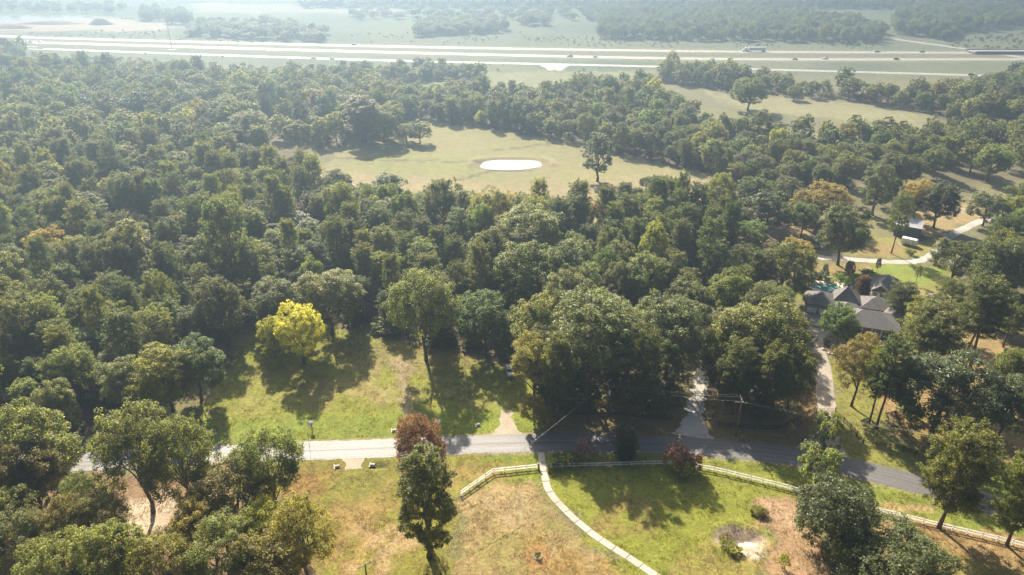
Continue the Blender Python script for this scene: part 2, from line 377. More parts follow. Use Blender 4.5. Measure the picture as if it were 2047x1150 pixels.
# wooded areas: outlines on the ground, share of pines, spacing, heights
WOODS = [
 dict(n='left', poly=pts([(-500, 900), (-200, 905), (0, 893), (140, 872), (285, 815), (390, 735), (470, 660), (560, 622), (700, 650), (800, 670), (900, 705), (1000, 715), (1060, 730), (1100, 835), (1200, 822), (1350, 822), (1365, 750), (1372, 690), (1375, 640), (1400, 590), (1450, 535), (1440, 480), (1380, 455), (1150, 456), (950, 448), (760, 424), (700, 416), (610, 396), (500, 376), (420, 372), (300, 372), (100, 372), (-500, 365)]), pine=.46, sp=7.0, h=(10, 22)),
 dict(n='drive', poly=pts([(1425, 735), (1432, 815), (1520, 815), (1600, 790), (1572, 700), (1512, 640), (1500, 575), (1465, 585), (1430, 625)]), pine=.2, sp=8.2, h=(13, 18)),
 dict(n='hidden_house', poly=pts([(1440, 480), (1450, 530), (1530, 525), (1600, 500), (1620, 440), (1560, 415), (1450, 420), (1400, 450)]), pine=.1, sp=10.5, h=(13, 19)),
 dict(n='far_left', poly=pts([(-700, 365), (100, 372), (300, 372), (400, 368), (470, 330), (520, 275), (570, 260), (640, 295), (685, 283), (700, 262), (720, 283), (790, 280), (800, 245), (815, 225), (780, 185), (600, 180), (350, 165), (100, 152), (-500, 140)]), pine=.3, sp=8.2, h=(12, 21)),
 dict(n='clearing', poly=pts([(400, 372), (470, 330), (520, 275), (590, 280), (620, 350), (610, 372), (500, 380)]), pine=.6, sp=14, h=(13, 21)),
 dict(n='band', poly=pts([(815, 238), (960, 252), (1110, 279), (1250, 311), (1420, 348), (1470, 380), (1560, 385), (1680, 372), (1780, 345), (1960, 325), (2047, 305), (2300, 300), (2300, 235), (1980, 275), (1830, 290), (1650, 288), (1500, 276), (1420, 262), (1385, 238), (1340, 205), (1200, 190), (1100, 205), (960, 195), (820, 195), (780, 200)]), pine=.25, sp=7.4, h=(9, 16)),
 dict(n='hedge1', poly=pts([(1310, 163), (1440, 180), (1575, 190), (1560, 172), (1430, 156), (1330, 148)]), pine=.15, sp=8.5, h=(10, 17)),
 dict(n='hedge2', poly=pts([(1590, 195), (1700, 200), (1830, 222), (1900, 245), (1985, 258), (2070, 235), (2200, 200), (2200, 145), (2060, 150), (1990, 178), (1900, 190), (1830, 198), (1700, 186), (1600, 183)]), pine=.15, sp=9.0, h=(10, 18)),
 dict(n='hedge3', poly=pts([(560, 178), (700, 172), (870, 163), (965, 162), (960, 150), (860, 146), (700, 152), (560, 160)]), pine=.1, sp=8.5, h=(9, 14)),
 dict(n='hedge4', poly=pts([(1100, 205), (1150, 188), (1195, 178), (1300, 182), (1310, 200), (1200, 205)]), pine=.2, sp=8, h=(9, 16)),
 dict(n='right', poly=pts([(1915, 615), (1930, 560), (1985, 505), (2075, 470), (2400, 470), (2400, 760), (2040, 760), (2005, 700), (1975, 655), (1935, 630)]), pine=.5, sp=9.5, h=(13, 19)),
 dict(n='right_far', poly=pts([(1990, 440), (2030, 425), (2300, 420), (2300, 470), (2075, 470), (1995, 470)]), pine=.4, sp=9, h=(12, 17)),
 dict(n='behind_barn', poly=pts([(1700, 400), (1810, 365), (1960, 335), (2060, 320), (2060, 360), (1950, 365), (1880, 375), (1790, 400), (1720, 420)]), pine=.15, sp=13, h=(13, 17)),
 dict(n='corner_left', poly=pts([(-60, 133), (-60, 104), (45, 107), (52, 128)]), pine=.0, sp=8, h=(12, 18)),
]
FARWOODS = [
 dict(poly=pts([(1195, 78), (1750, 88), (1770, 70), (1700, 45), (1500, 25), (1200, 35)]), sp=9, h=(9, 17)),
 dict(poly=pts([(1780, 66), (1890, 82), (1910, 70), (2100, 45), (2100, 10), (1800, 15)]), sp=9, h=(9, 17)),
 dict(poly=pts([(815, 76), (980, 62), (990, 45), (870, 40)]), sp=12, h=(8, 14)),
 dict(poly=pts([(375, 74), (640, 84), (650, 70), (540, 50), (390, 52)]), sp=11, h=(7, 13)),
 dict(poly=pts([(1040, 52), (1090, 52), (1090, 40), (1040, 40)]), sp=10, h=(9, 14)),
 dict(poly=pts([(285, 42), (320, 42), (320, 32), (285, 32)]), sp=9, h=(12, 17)),
 dict(poly=pts([(335, 50), (380, 50), (380, 36), (335, 36)]), sp=10, h=(11, 16)),
 dict(poly=pts([(-200, 20), (240, 28), (250, 14), (-200, 6)]), sp=22, h=(7, 12)),
 dict(poly=[(-1400, 1420), (1500, 1380), (1700, 2300), (-1700, 2300)], sp=19, h=(10, 17)),
 dict(poly=pts([(700, 40), (1300, 45), (1300, 22), (700, 22)]), sp=20, h=(6, 12)),
 dict(poly=pts([(600, 16), (2100, 20), (2100, 2), (600, 2)]), sp=11, h=(9, 15)),
 dict(poly=pts([(840, 74), (1010, 66), (1010, 52), (850, 48)]), sp=11, h=(7, 13)),
]

# ------------------------------------------------------------------ ground sheet
def axis(a0, a1, step, lo, hi, grow=1.06):
    c = list(np.arange(a0, a1 + .01, step)); s = step
    while c[-1] < hi: s = min(s * grow, 60); c.append(c[-1] + s)
    s = step
    while c[0] > lo: s = min(s * grow, 60); c.insert(0, c[0] - s)
    return np.array(c)
gx = axis(-110, 130, .7, -2600, 2600, 1.05); gy = axis(84, 180, .7, -500, 3600, 1.014)
GX, GY = np.meshgrid(gx, gy)
def flat_pond(c, rx, ry, X, Y, seed=3, wob=.2):
    a = np.arctan2((Y - c[1]) / ry, (X - c[0]) / rx); r = np.hypot((X - c[0]) / rx, (Y - c[1]) / ry)
    return r - (1 + wob * (vnoise(np.cos(a) * 1.6 + 5, np.sin(a) * 1.6 + 5, seed) - .5) * 2)
POND_C = (0.0, 341.0); POND_R = (14.6, 9.0)
PIT_C = P(1478, 1078)[:2]; CULV_C = P(760, 930)[:2]
def relief(X, Y):
    Z = np.zeros(np.shape(X))
    q = flat_pond(POND_C, *POND_R, X, Y)
    Z = np.where(q < .12, -1.1 * np.clip((.12 - q) / .35, 0, 1), Z); Z = Z + .8 * np.exp(-((q - .35) / .16) ** 2) * (Y > POND_C[1] - 4)
    p = flat_pond(PIT_C, 4.4, 3.2, X, Y, 8); Z = Z - .85 * np.clip(-p * 1.6, 0, 1) + .35 * np.exp(-((p - .22) / .15) ** 2)
    c = flat_pond(CULV_C, 2.3, 1.1, X, Y, 5, .1); Z = Z - .6 * np.clip(-c * 1.8, 0, 1)
    return Z
GZ = relief(GX, GY)
wx = (fbm(GX, GY, 16, 21) - .5); wy = (fbm(GX, GY, 16, 31) - .5); wx2 = (fbm(GX, GY, 4, 41) - .5); wy2 = (fbm(GX, GY, 4, 51) - .5)
sc_far = np.clip(GY / 250, 1, 4)
WX = GX + (wx * 9 + wx2 * 3) * sc_far; WY = GY + (wy * 9 + wy2 * 3) * sc_far
GREEN = (.125, .165, .020); BRIGHT = (.155, .190, .022); OLIVE = (.190, .170, .040); DRY = (.280, .180, .065); TAN = (.340, .240, .130)
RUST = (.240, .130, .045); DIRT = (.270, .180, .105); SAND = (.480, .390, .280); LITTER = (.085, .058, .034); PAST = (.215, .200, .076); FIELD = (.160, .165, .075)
CC = np.zeros(GX.shape + (3,)); CC[:] = (.150, .140, .060)
n0 = fbm(GX, GY, 60, 1); n1 = fbm(GX, GY, 14, 2); n2 = fbm(GX, GY, 5, 3)
def blend(mask, col):
    global CC
    CC = CC * (1 - mask[..., None]) + np.array(col) * mask[..., None]
def sm(d, soft): return np.clip(.5 - d / soft, 0, 1)
nb_ = fbm(GX, GY, 3.2, 9, 3) - .5; nc_ = fbm(GX, GY, 9, 10, 3) - .5
def ragged(d, soft): return np.clip(.5 - (d + (nb_ * 1.5 + nc_ * 1.2) * soft) / (soft * .5), 0, 1)
def area(lst, col, soft=3.0, k=1.0, world=False, warp=True):
    poly = lst if world else pts(lst)
    blend(ragged(sdist(poly, WX if warp else GX, WY if warp else GY), soft) * k, col)
blend(np.clip((n0 - .45) * 4, 0, 1) * .6, FIELD); blend(np.clip((n1 - .5) * 4, 0, 1) * .4, OLIVE)
far = np.clip((GY - 560) / 60, 0, 1); blend(far * .85, (.115, .135, .060)); blend(far * np.clip((fbm(GX, GY, 90, 6) - .5) * 5, 0, 1), (.075, .100, .045))
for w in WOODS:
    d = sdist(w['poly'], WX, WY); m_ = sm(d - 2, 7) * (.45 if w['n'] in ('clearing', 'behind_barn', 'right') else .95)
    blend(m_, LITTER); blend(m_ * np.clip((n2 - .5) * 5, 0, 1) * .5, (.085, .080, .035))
# pastures and fields beyond the wood
area([(660, 300), (800, 238), (960, 252), (1110, 280), (1250, 312), (1430, 350), (1450, 420), (1380, 455), (1150, 452), (950, 430), (760, 395), (660, 372)], PAST, 5)
area([(690, 345), (900, 350), (1100, 370), (1440, 345), (1450, 440), (900, 430), (700, 380)], (.275, .215, .110), 18, .7)
area([(690, 330), (800, 290), (960, 320), (1130, 300), (1000, 360), (760, 345)], (.190, .200, .060), 14, .8)
area([(1370, 175), (1500, 222), (1850, 255), (1850, 225), (1600, 195), (1500, 190), (1380, 180)], (.225, .215, .095), 8)
area([(955, 145), (1320, 142), (1310, 172), (1100, 195), (960, 175)], (.190, .195, .085), 8)
area([(-200, 60), (330, 62), (380, 48), (200, 34), (-200, 36)], (.430, .350, .260), 12, .85)
area([(0, 68), (120, 62), (330, 60), (250, 50), (60, 56)], (.380, .290, .200), 12, .6)
area([(380, 25), (800, 28), (800, 10), (380, 8)], (.300, .270, .170), 25, .8)
for l in HWY[:2]: blend(sm(ldist(l, GX, GY) - 14, 14) * .8, (.215, .185, .085))
# mown lot north of the road
LOT = [(300, 872), (420, 800), (480, 690), (520, 655), (600, 640), (700, 660), (860, 700), (1000, 740), (1060, 760), (1080, 850), (1075, 880), (300, 905)]
area(LOT, (.178, .190, .022), 3)
area([(500, 745), (720, 760), (800, 800), (700, 830), (520, 800)], OLIVE, 9, .35)
area([(700, 690), (860, 690), (960, 730), (830, 760), (690, 740)], (.20, .15, .075), 8, .45)
area([(640, 770), (760, 755), (770, 800), (640, 800)], TAN, 8, .35)
blend(sm(ldist(LOTTRACK, WX, WY) - 1.2, 2.5) * .85, (.330, .250, .165))
blend(sm(sdist(pts(LOT), GX, GY) + 4, 8) * np.clip((n1 - .52) * 5, 0, 1) * .45, (.20, .185, .05)); blend(sm(sdist(pts(LOT), GX, GY) + 4, 8) * np.clip((n2 - .62) * 8, 0, 1) * .3, TAN)
# road verges
rd = ldist(ROAD, GX, GY)
blend(sm(np.abs(rd - 8) - 4.5, 3) * (GX > -75), BRIGHT)
blend(sm(rd - 3.6, .9) * .8, (.30, .23, .14))
# lawns south of the road
area([(380, 925), (760, 908), (1080, 906), (1078, 935), (990, 945), (920, 985), (900, 1250), (560, 1250), (600, 1010), (520, 990)], (.175, .165, .026), 3)
area([(560, 950), (640, 930), (700, 960), (640, 1000), (560, 1000)], RUST, 6, .75)
area([(680, 1000), (790, 960), (800, 1150), (700, 1180), (620, 1100)], (.26, .17, .06), 9, .75)
area([(690, 1060), (800, 1040), (820, 1150), (700, 1150)], TAN, 9, .55)
area([(650, 945), (780, 940), (760, 990), (660, 990)], (.165, .17, .03), 7, .6)
area([(900, 955), (1000, 925), (1075, 940), (1000, 960)], (.27, .19, .06), 6, .6)
area([(925, 995), (990, 952), (1075, 945), (1100, 985), (1190, 1078), (1310, 1160), (1400, 1260), (900, 1260)], (.255, .190, .080), 2.2)
area([(960, 990), (1060, 965), (1090, 1020), (1000, 1050)], (.310, .240, .130), 6, .7)
area([(1060, 1000), (1090, 985), (1170, 1070), (1130, 1080)], (.165, .160, .045), 5, .7)
area([(960, 1090), (1080, 1060), (1060, 1110), (980, 1140)], (.185, .175, .045), 6, .6)
area([(1080, 1090), (1260, 1120), (1280, 1180), (1100, 1170)], (.235, .150, .035), 8, .7)
area([(1090, 912), (1280, 905), (1400, 915), (1600, 950), (1850, 990), (1850, 1010), (1640, 985), (1560, 1010), (1540, 1060), (1500, 1150), (1500, 1260), (1420, 1260), (1210, 1085), (1110, 990)], (.168, .182, .022), 2.5)
area([(1180, 1030), (1240, 1000), (1320, 1060), (1260, 1080)], (.22, .16, .05), 7, .7)
area([(1300, 1120), (1500, 1090), (1520, 1180), (1400, 1200)], (.22, .175, .05), 7, .7)
area([(1540, 1010), (1620, 1000), (1640, 1100), (1660, 1180), (1560, 1180), (1530, 1080)], (.29, .19, .10), 3)
area([(1560, 1020), (1620, 1025), (1600, 1070), (1550, 1060)], (.37, .26, .16), 4, .7)
area([(1720, 1010), (1900, 1040), (2100, 1090), (2200, 1250), (1900, 1200), (1740, 1080)], (.255, .170, .068), 4)
area([(1900, 1110), (2100, 1150), (2100, 1250), (1900, 1200)], (.19, .17, .035), 6, .8)
area([(1740, 985), (1850, 1000), (1880, 1030), (1740, 1010)], (.34, .24, .11), 3, .8)
area([(1735, 968), (1850, 985), (1860, 1005), (1735, 985)], BRIGHT, 2, .8)
q = np.hypot(GX - P(1075, 1113)[0], GY - P(1075, 1113)[1]); blend(sm(np.abs(q - 1.9) - .5, 1.0) * .8, (.30, .15, .06))
# oak grove floor
area([(-100, 935), (200, 945), (420, 960), (500, 1010), (600, 1080), (660, 1180), (640, 1260), (-200, 1260)], (.215, .140, .075), 5)
area([(250, 1010), (330, 1000), (340, 1060), (280, 1110), (240, 1070)], SAND, 4, .85)
area([(130, 1115), (200, 1110), (200, 1140), (130, 1140)], SAND, 3, .7)
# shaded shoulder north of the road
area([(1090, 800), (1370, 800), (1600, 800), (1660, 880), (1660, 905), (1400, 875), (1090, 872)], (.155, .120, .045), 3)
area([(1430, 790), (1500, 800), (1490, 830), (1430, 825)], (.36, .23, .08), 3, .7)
# house grounds
area([(1660, 905), (1668, 700), (1700, 720), (1780, 770), (1760, 880), (1840, 950), (1730, 935)], (.180, .180, .032), 2.5)
area([(1600, 800), (1640, 720), (1640, 860), (1600, 860)], (.24, .16, .06), 3, .8)
area([(1760, 790), (1880, 700), (1960, 640), (2100, 760), (2100, 960), (1880, 920), (1780, 870)], (.265, .185, .070), 5)
area([(1780, 830), (1880, 860), (2040, 930), (1900, 950), (1800, 920)], (.20, .165, .05), 5, .6)
area([(1900, 680), (1950, 690), (1950, 730), (1900, 720)], BRIGHT, 4, .7)
area([(1580, 600), (1620, 560), (1640, 540), (1900, 530), (1900, 620), (1830, 660), (1620, 620)], (.165, .175, .028), 4)
area([(1590, 525), (1740, 525), (1740, 548), (1590, 550)], (.25, .18, .06), 4, .7)
area([(1740, 530), (1880, 530), (1870, 585), (1800, 560), (1750, 550)], (.165, .205, .022), 3)
area([(1790, 570), (1890, 575), (1870, 640), (1800, 610)], (.24, .19, .06), 5, .8)
area([(1690, 470), (1880, 480), (1880, 505), (1800, 518), (1690, 512)], (.215, .190, .045), 3)
area([(1720, 490), (1790, 495), (1790, 512), (1720, 510)], (.27, .17, .07), 4, .7)
area([(1780, 425), (1960, 395), (1960, 440), (1890, 470), (1850, 470)], (.285, .215, .090), 5)
area([(1590, 440), (1640, 425), (1640, 460), (1590, 480)], (.34, .24, .13), 4, .8)
area([(1440, 430), (1470, 425), (1480, 500), (1440, 510)], (.36, .25, .15), 4, .6)
area([(1460, 480), (1540, 480), (1540, 505), (1460, 510)], (.36, .26, .17), 4, .6)
area([(1520, 545), (1560, 545), (1560, 600), (1530, 600)], (.36, .25, .14), 3, .7)
bed = P(1682, 690); q = np.hypot((GX - bed[0]) / 6.5, (GY - bed[1]) / 5.0); blend(sm((q - 1) * 5, 1.0), (.095, .065, .045))
# pond bank, pit
q = flat_pond(POND_C, *POND_R, GX, GY); blend(np.clip(1 - np.abs(q - .15) * 4, 0, 1) * .6, (.20, .15, .09)); blend(np.clip(1 - np.abs(q - .45) * 3, 0, 1) * .5 * (GY > POND_C[1]), (.30, .23, .14))
for l in (pts([(690, 318), (780, 320), (900, 323), (960, 325)]), pts([(920, 360), (980, 342), (1060, 340)]), pts([(990, 300), (1040, 296), (1100, 287)])):
    blend(sm(ldist(l, GX + wx2 * 5, GY + wy2 * 5) - 1.3, 1.6) * .85, (.075, .055, .035))
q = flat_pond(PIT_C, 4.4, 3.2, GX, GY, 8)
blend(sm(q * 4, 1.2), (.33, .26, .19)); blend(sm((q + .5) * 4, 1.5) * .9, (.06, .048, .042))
s_ = P(1500, 1098); qs = np.hypot((GX - s_[0]) / 3.0, (GY - s_[1]) / 3.0); blend(sm((qs - .8) * 3, 1.4) * .85, (.50, .40, .30))
q = flat_pond(CULV_C, 2.3, 1.1, GX, GY, 5, .1); blend(sm((q + .2) * 4, 1.0) * .8, (.07, .075, .03))
CC *= (.74 + .22 * n1)[..., None]
ny, nx = GX.shape
V = np.stack([GX, GY, GZ], -1).reshape(-1, 3); I = np.arange(nx * ny).reshape(ny, nx)
F = np.stack([I[:-1, :-1], I[:-1, 1:], I[1:, 1:], I[1:, :-1]], -1).reshape(-1, 4)
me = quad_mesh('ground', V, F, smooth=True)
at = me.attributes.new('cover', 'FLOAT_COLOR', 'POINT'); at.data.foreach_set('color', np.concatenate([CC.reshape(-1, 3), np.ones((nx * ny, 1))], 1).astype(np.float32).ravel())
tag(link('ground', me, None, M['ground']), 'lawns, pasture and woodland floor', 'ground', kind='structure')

# ------------------------------------------------------------------ roads, drives, footpath, water
def S(o, label, cat): return tag(o, label, cat, kind='structure')
S(strip('road', ROAD, ROAD_W, M['asphalt'], .035, .16, cols=9), 'worn two lane asphalt road passing the white fence', 'road')
S(strip('gravel_driveway', GRAVEL, 4, M['gravel'], .020, .7, wfun=lambda t, s: 3.6 + 6.0 * max(0, 1 - s / 9.0) ** 2), 'gravel driveway running into the wood', 'driveway')
S(strip('concrete_driveway', HOUSEDRIVE, 4, M['concrete'], .024, .12, cols=3, wfun=lambda t, s: 4.2 + 11 * max(0, 1 - s / 13.0) ** 1.6 + 6 * max(0, (t - .8) / .2) ** 1.5), 'pale concrete driveway up to the grey roofed house', 'driveway')
S(strip('farm_track', LOOP, 3.4, M['gravel'], .020, .4), 'pale gravel lane curving round the dark green shed', 'lane')
S(strip('farm_track', TRACK2, 3.2, M['dirtroad'], .016, .5), 'sandy lane crossing the field behind the shed', 'lane')
S(strip('lot_driveway', LOTDRIVE, 4, M['dirtroad'], .020, .5, wfun=lambda t, s: 2.8 + 4.5 * max(0, 1 - s / 4.0)), 'short gravel apron onto the mown lot', 'driveway')
S(strip('culvert_apron', STUB, 4, M['dirtroad'], .016, .5, wfun=lambda t, s: 3.0 + 2.5 * max(0, 1 - s / 3.0)), 'short gravel apron south of the road', 'driveway')
S(strip('dirt_track', FARTRACK, 3.4, M['dirtroad'], .016, .6), 'dirt track at the edge of the pasture', 'track')
S(strip('far_highway_lanes', HWY[0], 13, M['highway'], .05), 'highway lanes farthest from the wood', 'highway')
S(strip('near_highway_lanes', HWY[1], 13, M['highway'], .05), 'highway lanes nearer the wood', 'highway')
S(strip('frontage_road', HWY[2], 9, M['highway'], .045), 'frontage road between highway and wood', 'road')
S(strip('side_road', CROSS, 10, M['highway'], .04), 'side road joining the highway by the bridge', 'road')
S(strip('frontage_turnout', spline(pts([(1108, 131), (1110, 136), (1108, 141)]), 4), 14, M['highway'], .041, wfun=lambda t, s: 12 + 16 * (1 - t) ** 2), 'paved turnout off the frontage road', 'road')

fp = tag(empty('footpath'), 'narrow concrete footpath curving through the gap in the white fence', 'footpath', kind='structure')
L_ = spline(PATH, .4); acc = 0; seg = [L_[0]]; SL = 2.9
slabs = []
for a, b in zip(L_[:-1], L_[1:]):
    acc += (Vector(b) - Vector(a)).length; seg.append(b)
    if acc >= SL: slabs.append(seg); seg = [b]; acc = 0
for i, sg in enumerate(slabs):
    w = .72; L1 = []; L2 = []; m_ = len(sg)
    off = random.uniform(-.05, .05)
    for j, (x, y) in enumerate(sg):
        d = (Vector(sg[min(j + 1, m_ - 1)]) - Vector(sg[max(j - 1, 0)])).normalized()
        if j == 0: x += d.x * .07; y += d.y * .07
        if j == m_ - 1: x -= d.x * .07; y -= d.y * .07
        L1.append((x - d.y * (w + off), y + d.x * (w + off))); L2.append((x + d.y * (w - off), y - d.x * (w - off)))
    MB().prism(L2 + L1[::-1], -.06, .045 + random.uniform(0, .03)).build('slab', M['slab'], fp)

def blob(name, c, rx, ry, z, mat, seed=3, wob=.2, n=64, rot=0, thick=None):
    poly = []
    for k in range(n):
        a = 2 * math.pi * k / n; r = 1 + wob * (float(vnoise(np.array([math.cos(a) * 1.6 + 5]), np.array([math.sin(a) * 1.6 + 5]), seed)[0]) - .5) * 2
        x, y = rx * r * math.cos(a), ry * r * math.sin(a); poly.append((c[0] + x * math.cos(rot) - y * math.sin(rot), c[1] + x * math.sin(rot) + y * math.cos(rot)))
    me = bpy.data.meshes.new(name); me.from_pydata([(x, y, z) for x, y in poly], [], [tuple(range(n))]); me.update()
    return link(name, me, None, mat)
S(blob('pond_water', POND_C, *POND_R, -.22, M['water']), 'small round pond in the pasture', 'pond')
S(blob('yard_pond_water', P(40, 38)[:2], 95, 42, .06, M['water'], 4, .3), 'bright pond beside the sandy yard', 'pond')
S(blob('distant_pond_water', P(422, 9)[:2], 26, 32, .06, M['water'], 5, .2), 'small distant pond in a field', 'pond')
# ------------------------------------------------------------------ tree models
def unit(v): return v / (np.linalg.norm(v, axis=-1, keepdims=True) + 1e-9)
def leaves(pos, nrm, size, r, aspect=.62, along=None):
    """rhombic leaf sprays: pos (n,3), nrm (n,3)"""
    n = len(pos); rnd = unit(r.normal(size=(n, 3)))
    t = rnd if along is None else unit(along + .45 * rnd)
    t = unit(t - nrm * np.sum(t * nrm, 1, keepdims=True)); b = np.cross(nrm, t)
    s = (size * r.uniform(.65, 1.35, n))[:, None]
    V = np.stack([pos - t * s * .5, pos + b * s * .5 * aspect + nrm * s * .06, pos + t * s * .5, pos - b * s * .5 * aspect + nrm * s * .06], 1)
    return V.reshape(-1, 3), np.arange(4 * n).reshape(n, 4)
def bend_path(p0, p1, r, k=4, amp=.08, sag=0):
    p0 = np.array(p0, float); p1 = np.array(p1, float); L = np.linalg.norm(p1 - p0); out = [p0]
    for i in range(1, k):
        t = i / k; out.append(p0 + (p1 - p0) * t + r.normal(size=3) * amp * L * .5 + np.array([0, 0, sag * L * math.sin(math.pi * t)]))
    return out + [p1]
def broadleaf(seed, H, R, clear=.22, K=9, Mc=24, Lc=42, leaf=.42, gap=0.0, low=-.45):
    r = np.random.default_rng(seed); zc = H * (clear + (1 - clear) * .52); rz = H * (1 - clear) * .5
    lob = []; ga = math.pi * (3 - math.sqrt(5)); ph = r.uniform(0, 6.28)
    for k in range(K):
        z = 1 - (k + .5) / K * (1 - low); q = math.sqrt(max(0, 1 - z * z)); a = ph + k * ga + r.normal() * .25
        f = r.uniform(.48, .72)
        lob.append((np.array([R * f * q * math.cos(a), R * f * q * math.sin(a), zc + rz * min(.84, f * max(1, .75 * rz / R)) * z]), R * r.uniform(.32, .5) * (1 - .0 * gap)))
    if not gap: lob.append((np.array([0, 0, zc + rz * .1]), R * .5))
    C0 = np.array([0, 0, zc - rz * .25]); P_ = []; N_ = []; T_ = []
    mb = MB(); lean = r.normal(size=2) * .02 * H
    tb = H * .0155 + .04; top = (lean[0], lean[1], zc - rz * .1)
    tp = bend_path((0, 0, -.25), top, r, 5, .03); mb.tube(tp, [tb * 1.5, tb * 1.05, tb * .95, tb * .8, tb * .65, tb * .45], 8)
    vs = rz / R if rz < R else 1.0
    for c, rl in lob:
        j = int(r.integers(2, 5)); mb.tube(bend_path(tp[j], c, r, 3, .1, .05), [tb * .5, tb * .36, tb * .22, tb * .1], 5, False)
        d = unit(r.normal(size=(Mc * 3, 3))); out = unit(c - C0); ok = d @ out > -.25 + .2 * gap; d = d[ok][:Mc]
        for q in range(0, len(d), 3 if gap else 6):
            e = c + d[q] * rl * np.array([1, 1, max(vs, .75)]) * .95; mb.tube([c, (c + e) / 2 + r.normal(size=3) * .1 * rl, e], [tb * .2, tb * .12, .02], 4, False)
        for q in d:
            cc = c + q * rl * r.uniform(.72, 1.12) * np.array([1, 1, max(vs, .75)]); rc = R * r.uniform(.085, .165)
            if gap and r.random() < gap: continue
            ln = max(8, int(Lc * (rc / (R * .125)) ** 1.6)); dd = unit(r.normal(size=(ln, 3)) + .55 * q + np.array([0, 0, .35]))
            P_.append(cc + dd * rc * r.uniform(.35, 1.1, (ln, 1)) * np.array([1.1, 1.1, .8])); N_.append(unit(dd * .55 + r.normal(size=(ln, 3)) * .5 + np.array([0, 0, .75])))
            T_.append(np.clip(r.normal(.5, .17) + r.normal(0, .13, ln), 0, 1))
    V, F = leaves(np.concatenate(P_), np.concatenate(N_), leaf, r); return V, F, np.repeat(np.concatenate(T_), 4), mb
def pine(seed, H, R, clear=.4, dens=1.0, leaf=.5, ln=30, ragged=.25):
    r = np.random.default_rng(seed); mb = MB(); tb = .009 * H + .05
    lean = r.normal(size=2) * .012 * H
    axis_ = lambda z: np.array([lean[0] * z / H + .12 * math.sin(z * .6 + seed), lean[1] * z / H + .12 * math.cos(z * .5), z])
    mb.tube([axis_(z) for z in (-.25, H * .15, H * .35, H * .55, H * .75, H * .97)], [tb * 1.35, tb, tb * .86, tb * .66, tb * .42, .03], 8)
    z = H * clear; P_ = []; N_ = []; T_ = []; A_ = []
    while z < H * .985:
        t = (z / H - clear) / (1 - clear); prof = (math.sin(math.pi * (.20 + .68 * t))) ** .62 * (1 - .16 * t)
        nb = int(round(r.uniform(3.5, 6.2) * dens)); a0 = r.uniform(0, 6.28)
        for k in range(max(2, nb)):
            if r.random() < ragged * .6: continue
            a = a0 + 6.283 * k / nb + r.normal() * .3; Lb = max(.5, R * prof * r.uniform(.6, 1.15)); up = .15 + .5 * t + r.normal() * .1
            p0 = axis_(z + r.normal() * .25); dr = np.array([math.cos(a), math.sin(a), up]); p1 = p0 + dr * Lb
            mb.tube([p0, p0 + dr * Lb * .5 + np.array([0, 0, -.05 * Lb]), p1], [tb * .26, tb * .16, .02], 4, False)
            nt_ = 2 + int(Lb * .95)
            for q in range(nt_):
                f = 1.02 - .62 * q / max(1, nt_ - 1) * r.uniform(.7, 1.1); side = np.array([-math.sin(a), math.cos(a), 0]) * r.normal() * .32 * Lb * (.35 + .65 * (1 - abs(f - .7)))
                c = p0 + dr * Lb * f + side + np.array([0, 0, r.uniform(.0, .35)]); rc = r.uniform(.42, .78) * (R / 3.8) ** .5
                dd = unit(r.normal(size=(ln, 3)) + .5 * dr + np.array([0, 0, .6])); P_.append(c + dd * rc * r.uniform(.25, 1.05, (ln, 1)))
                N_.append(unit(r.normal(size=(ln, 3)) + np.array([0, 0, .9]))); A_.append(dd); T_.append(np.clip(r.normal(.5, .16) + r.normal(0, .12, ln), 0, 1))
        z += r.uniform(.6, 1.0) / dens * (H / 20)
    V, F = leaves(np.concatenate(P_), np.concatenate(N_), leaf, r, .34, np.concatenate(A_)); return V, F, np.repeat(np.concatenate(T_), 4), mb
class Kind: pass
TREES = {}
def add_kind(key, data, H, R, bark):
    V, F, T, mb = data; k = Kind(); k.H = float(np.percentile(V[:, 2], 99.5)); k.R = float(np.percentile(np.hypot(V[:, 0], V[:, 1]), 96))
    k.crown = quad_mesh('crown', V, F, T); k.crown.materials.append(M['oak']); k.trunk = mb.mesh('trunk', True); k.trunk.materials.append(M[bark]); TREES[key] = k
for i in range(6): add_kind('b%d' % i, broadleaf(100 + i, 16, 6, .08 + .03 * (i % 3), K=11 + i % 4, Mc=30, Lc=80, leaf=.30, low=-.7), 16, 6, 'bark')
for i in range(2): add_kind('t%d' % i, broadleaf(130 + i, 21, 4.6, .08, K=16, Mc=24, Lc=64, leaf=.29, low=-.8), 21, 4.6, 'bark')
for i in range(3): add_kind('o%d' % i, broadleaf(150 + i, 17, 6.5, .24, K=15, Mc=26, Lc=74, leaf=.29, gap=.22, low=-.45), 17, 6.5, 'bark')
for i in range(3): add_kind('s%d' % i, broadleaf(170 + i, 4.5, 2.6, .02, K=8, Mc=16, Lc=34, leaf=.24, low=-.75), 4.5, 2.6, 'bark')
add_kind('d0', broadleaf(190, 10, 5.6, .0, K=16, Mc=34, Lc=38, leaf=.30, low=-.85), 10, 5.6, 'bark')
for i in range(5): add_kind('p%d' % i, pine(200 + i, 20, 3.9, .24 + .05 * (i % 3), 1.35, .36, 50, .15), 20, 3.9, 'pbark')
for i in range(2): add_kind('q%d' % i, pine(220 + i, 24, 4.6, .44, 1.25, .38, 56, .25), 24, 4.6, 'pbark')
add_kind('c0', pine(240, 7, 2.0, .04, 1.6, .26, 26, .05), 7, 2.0, 'bark')

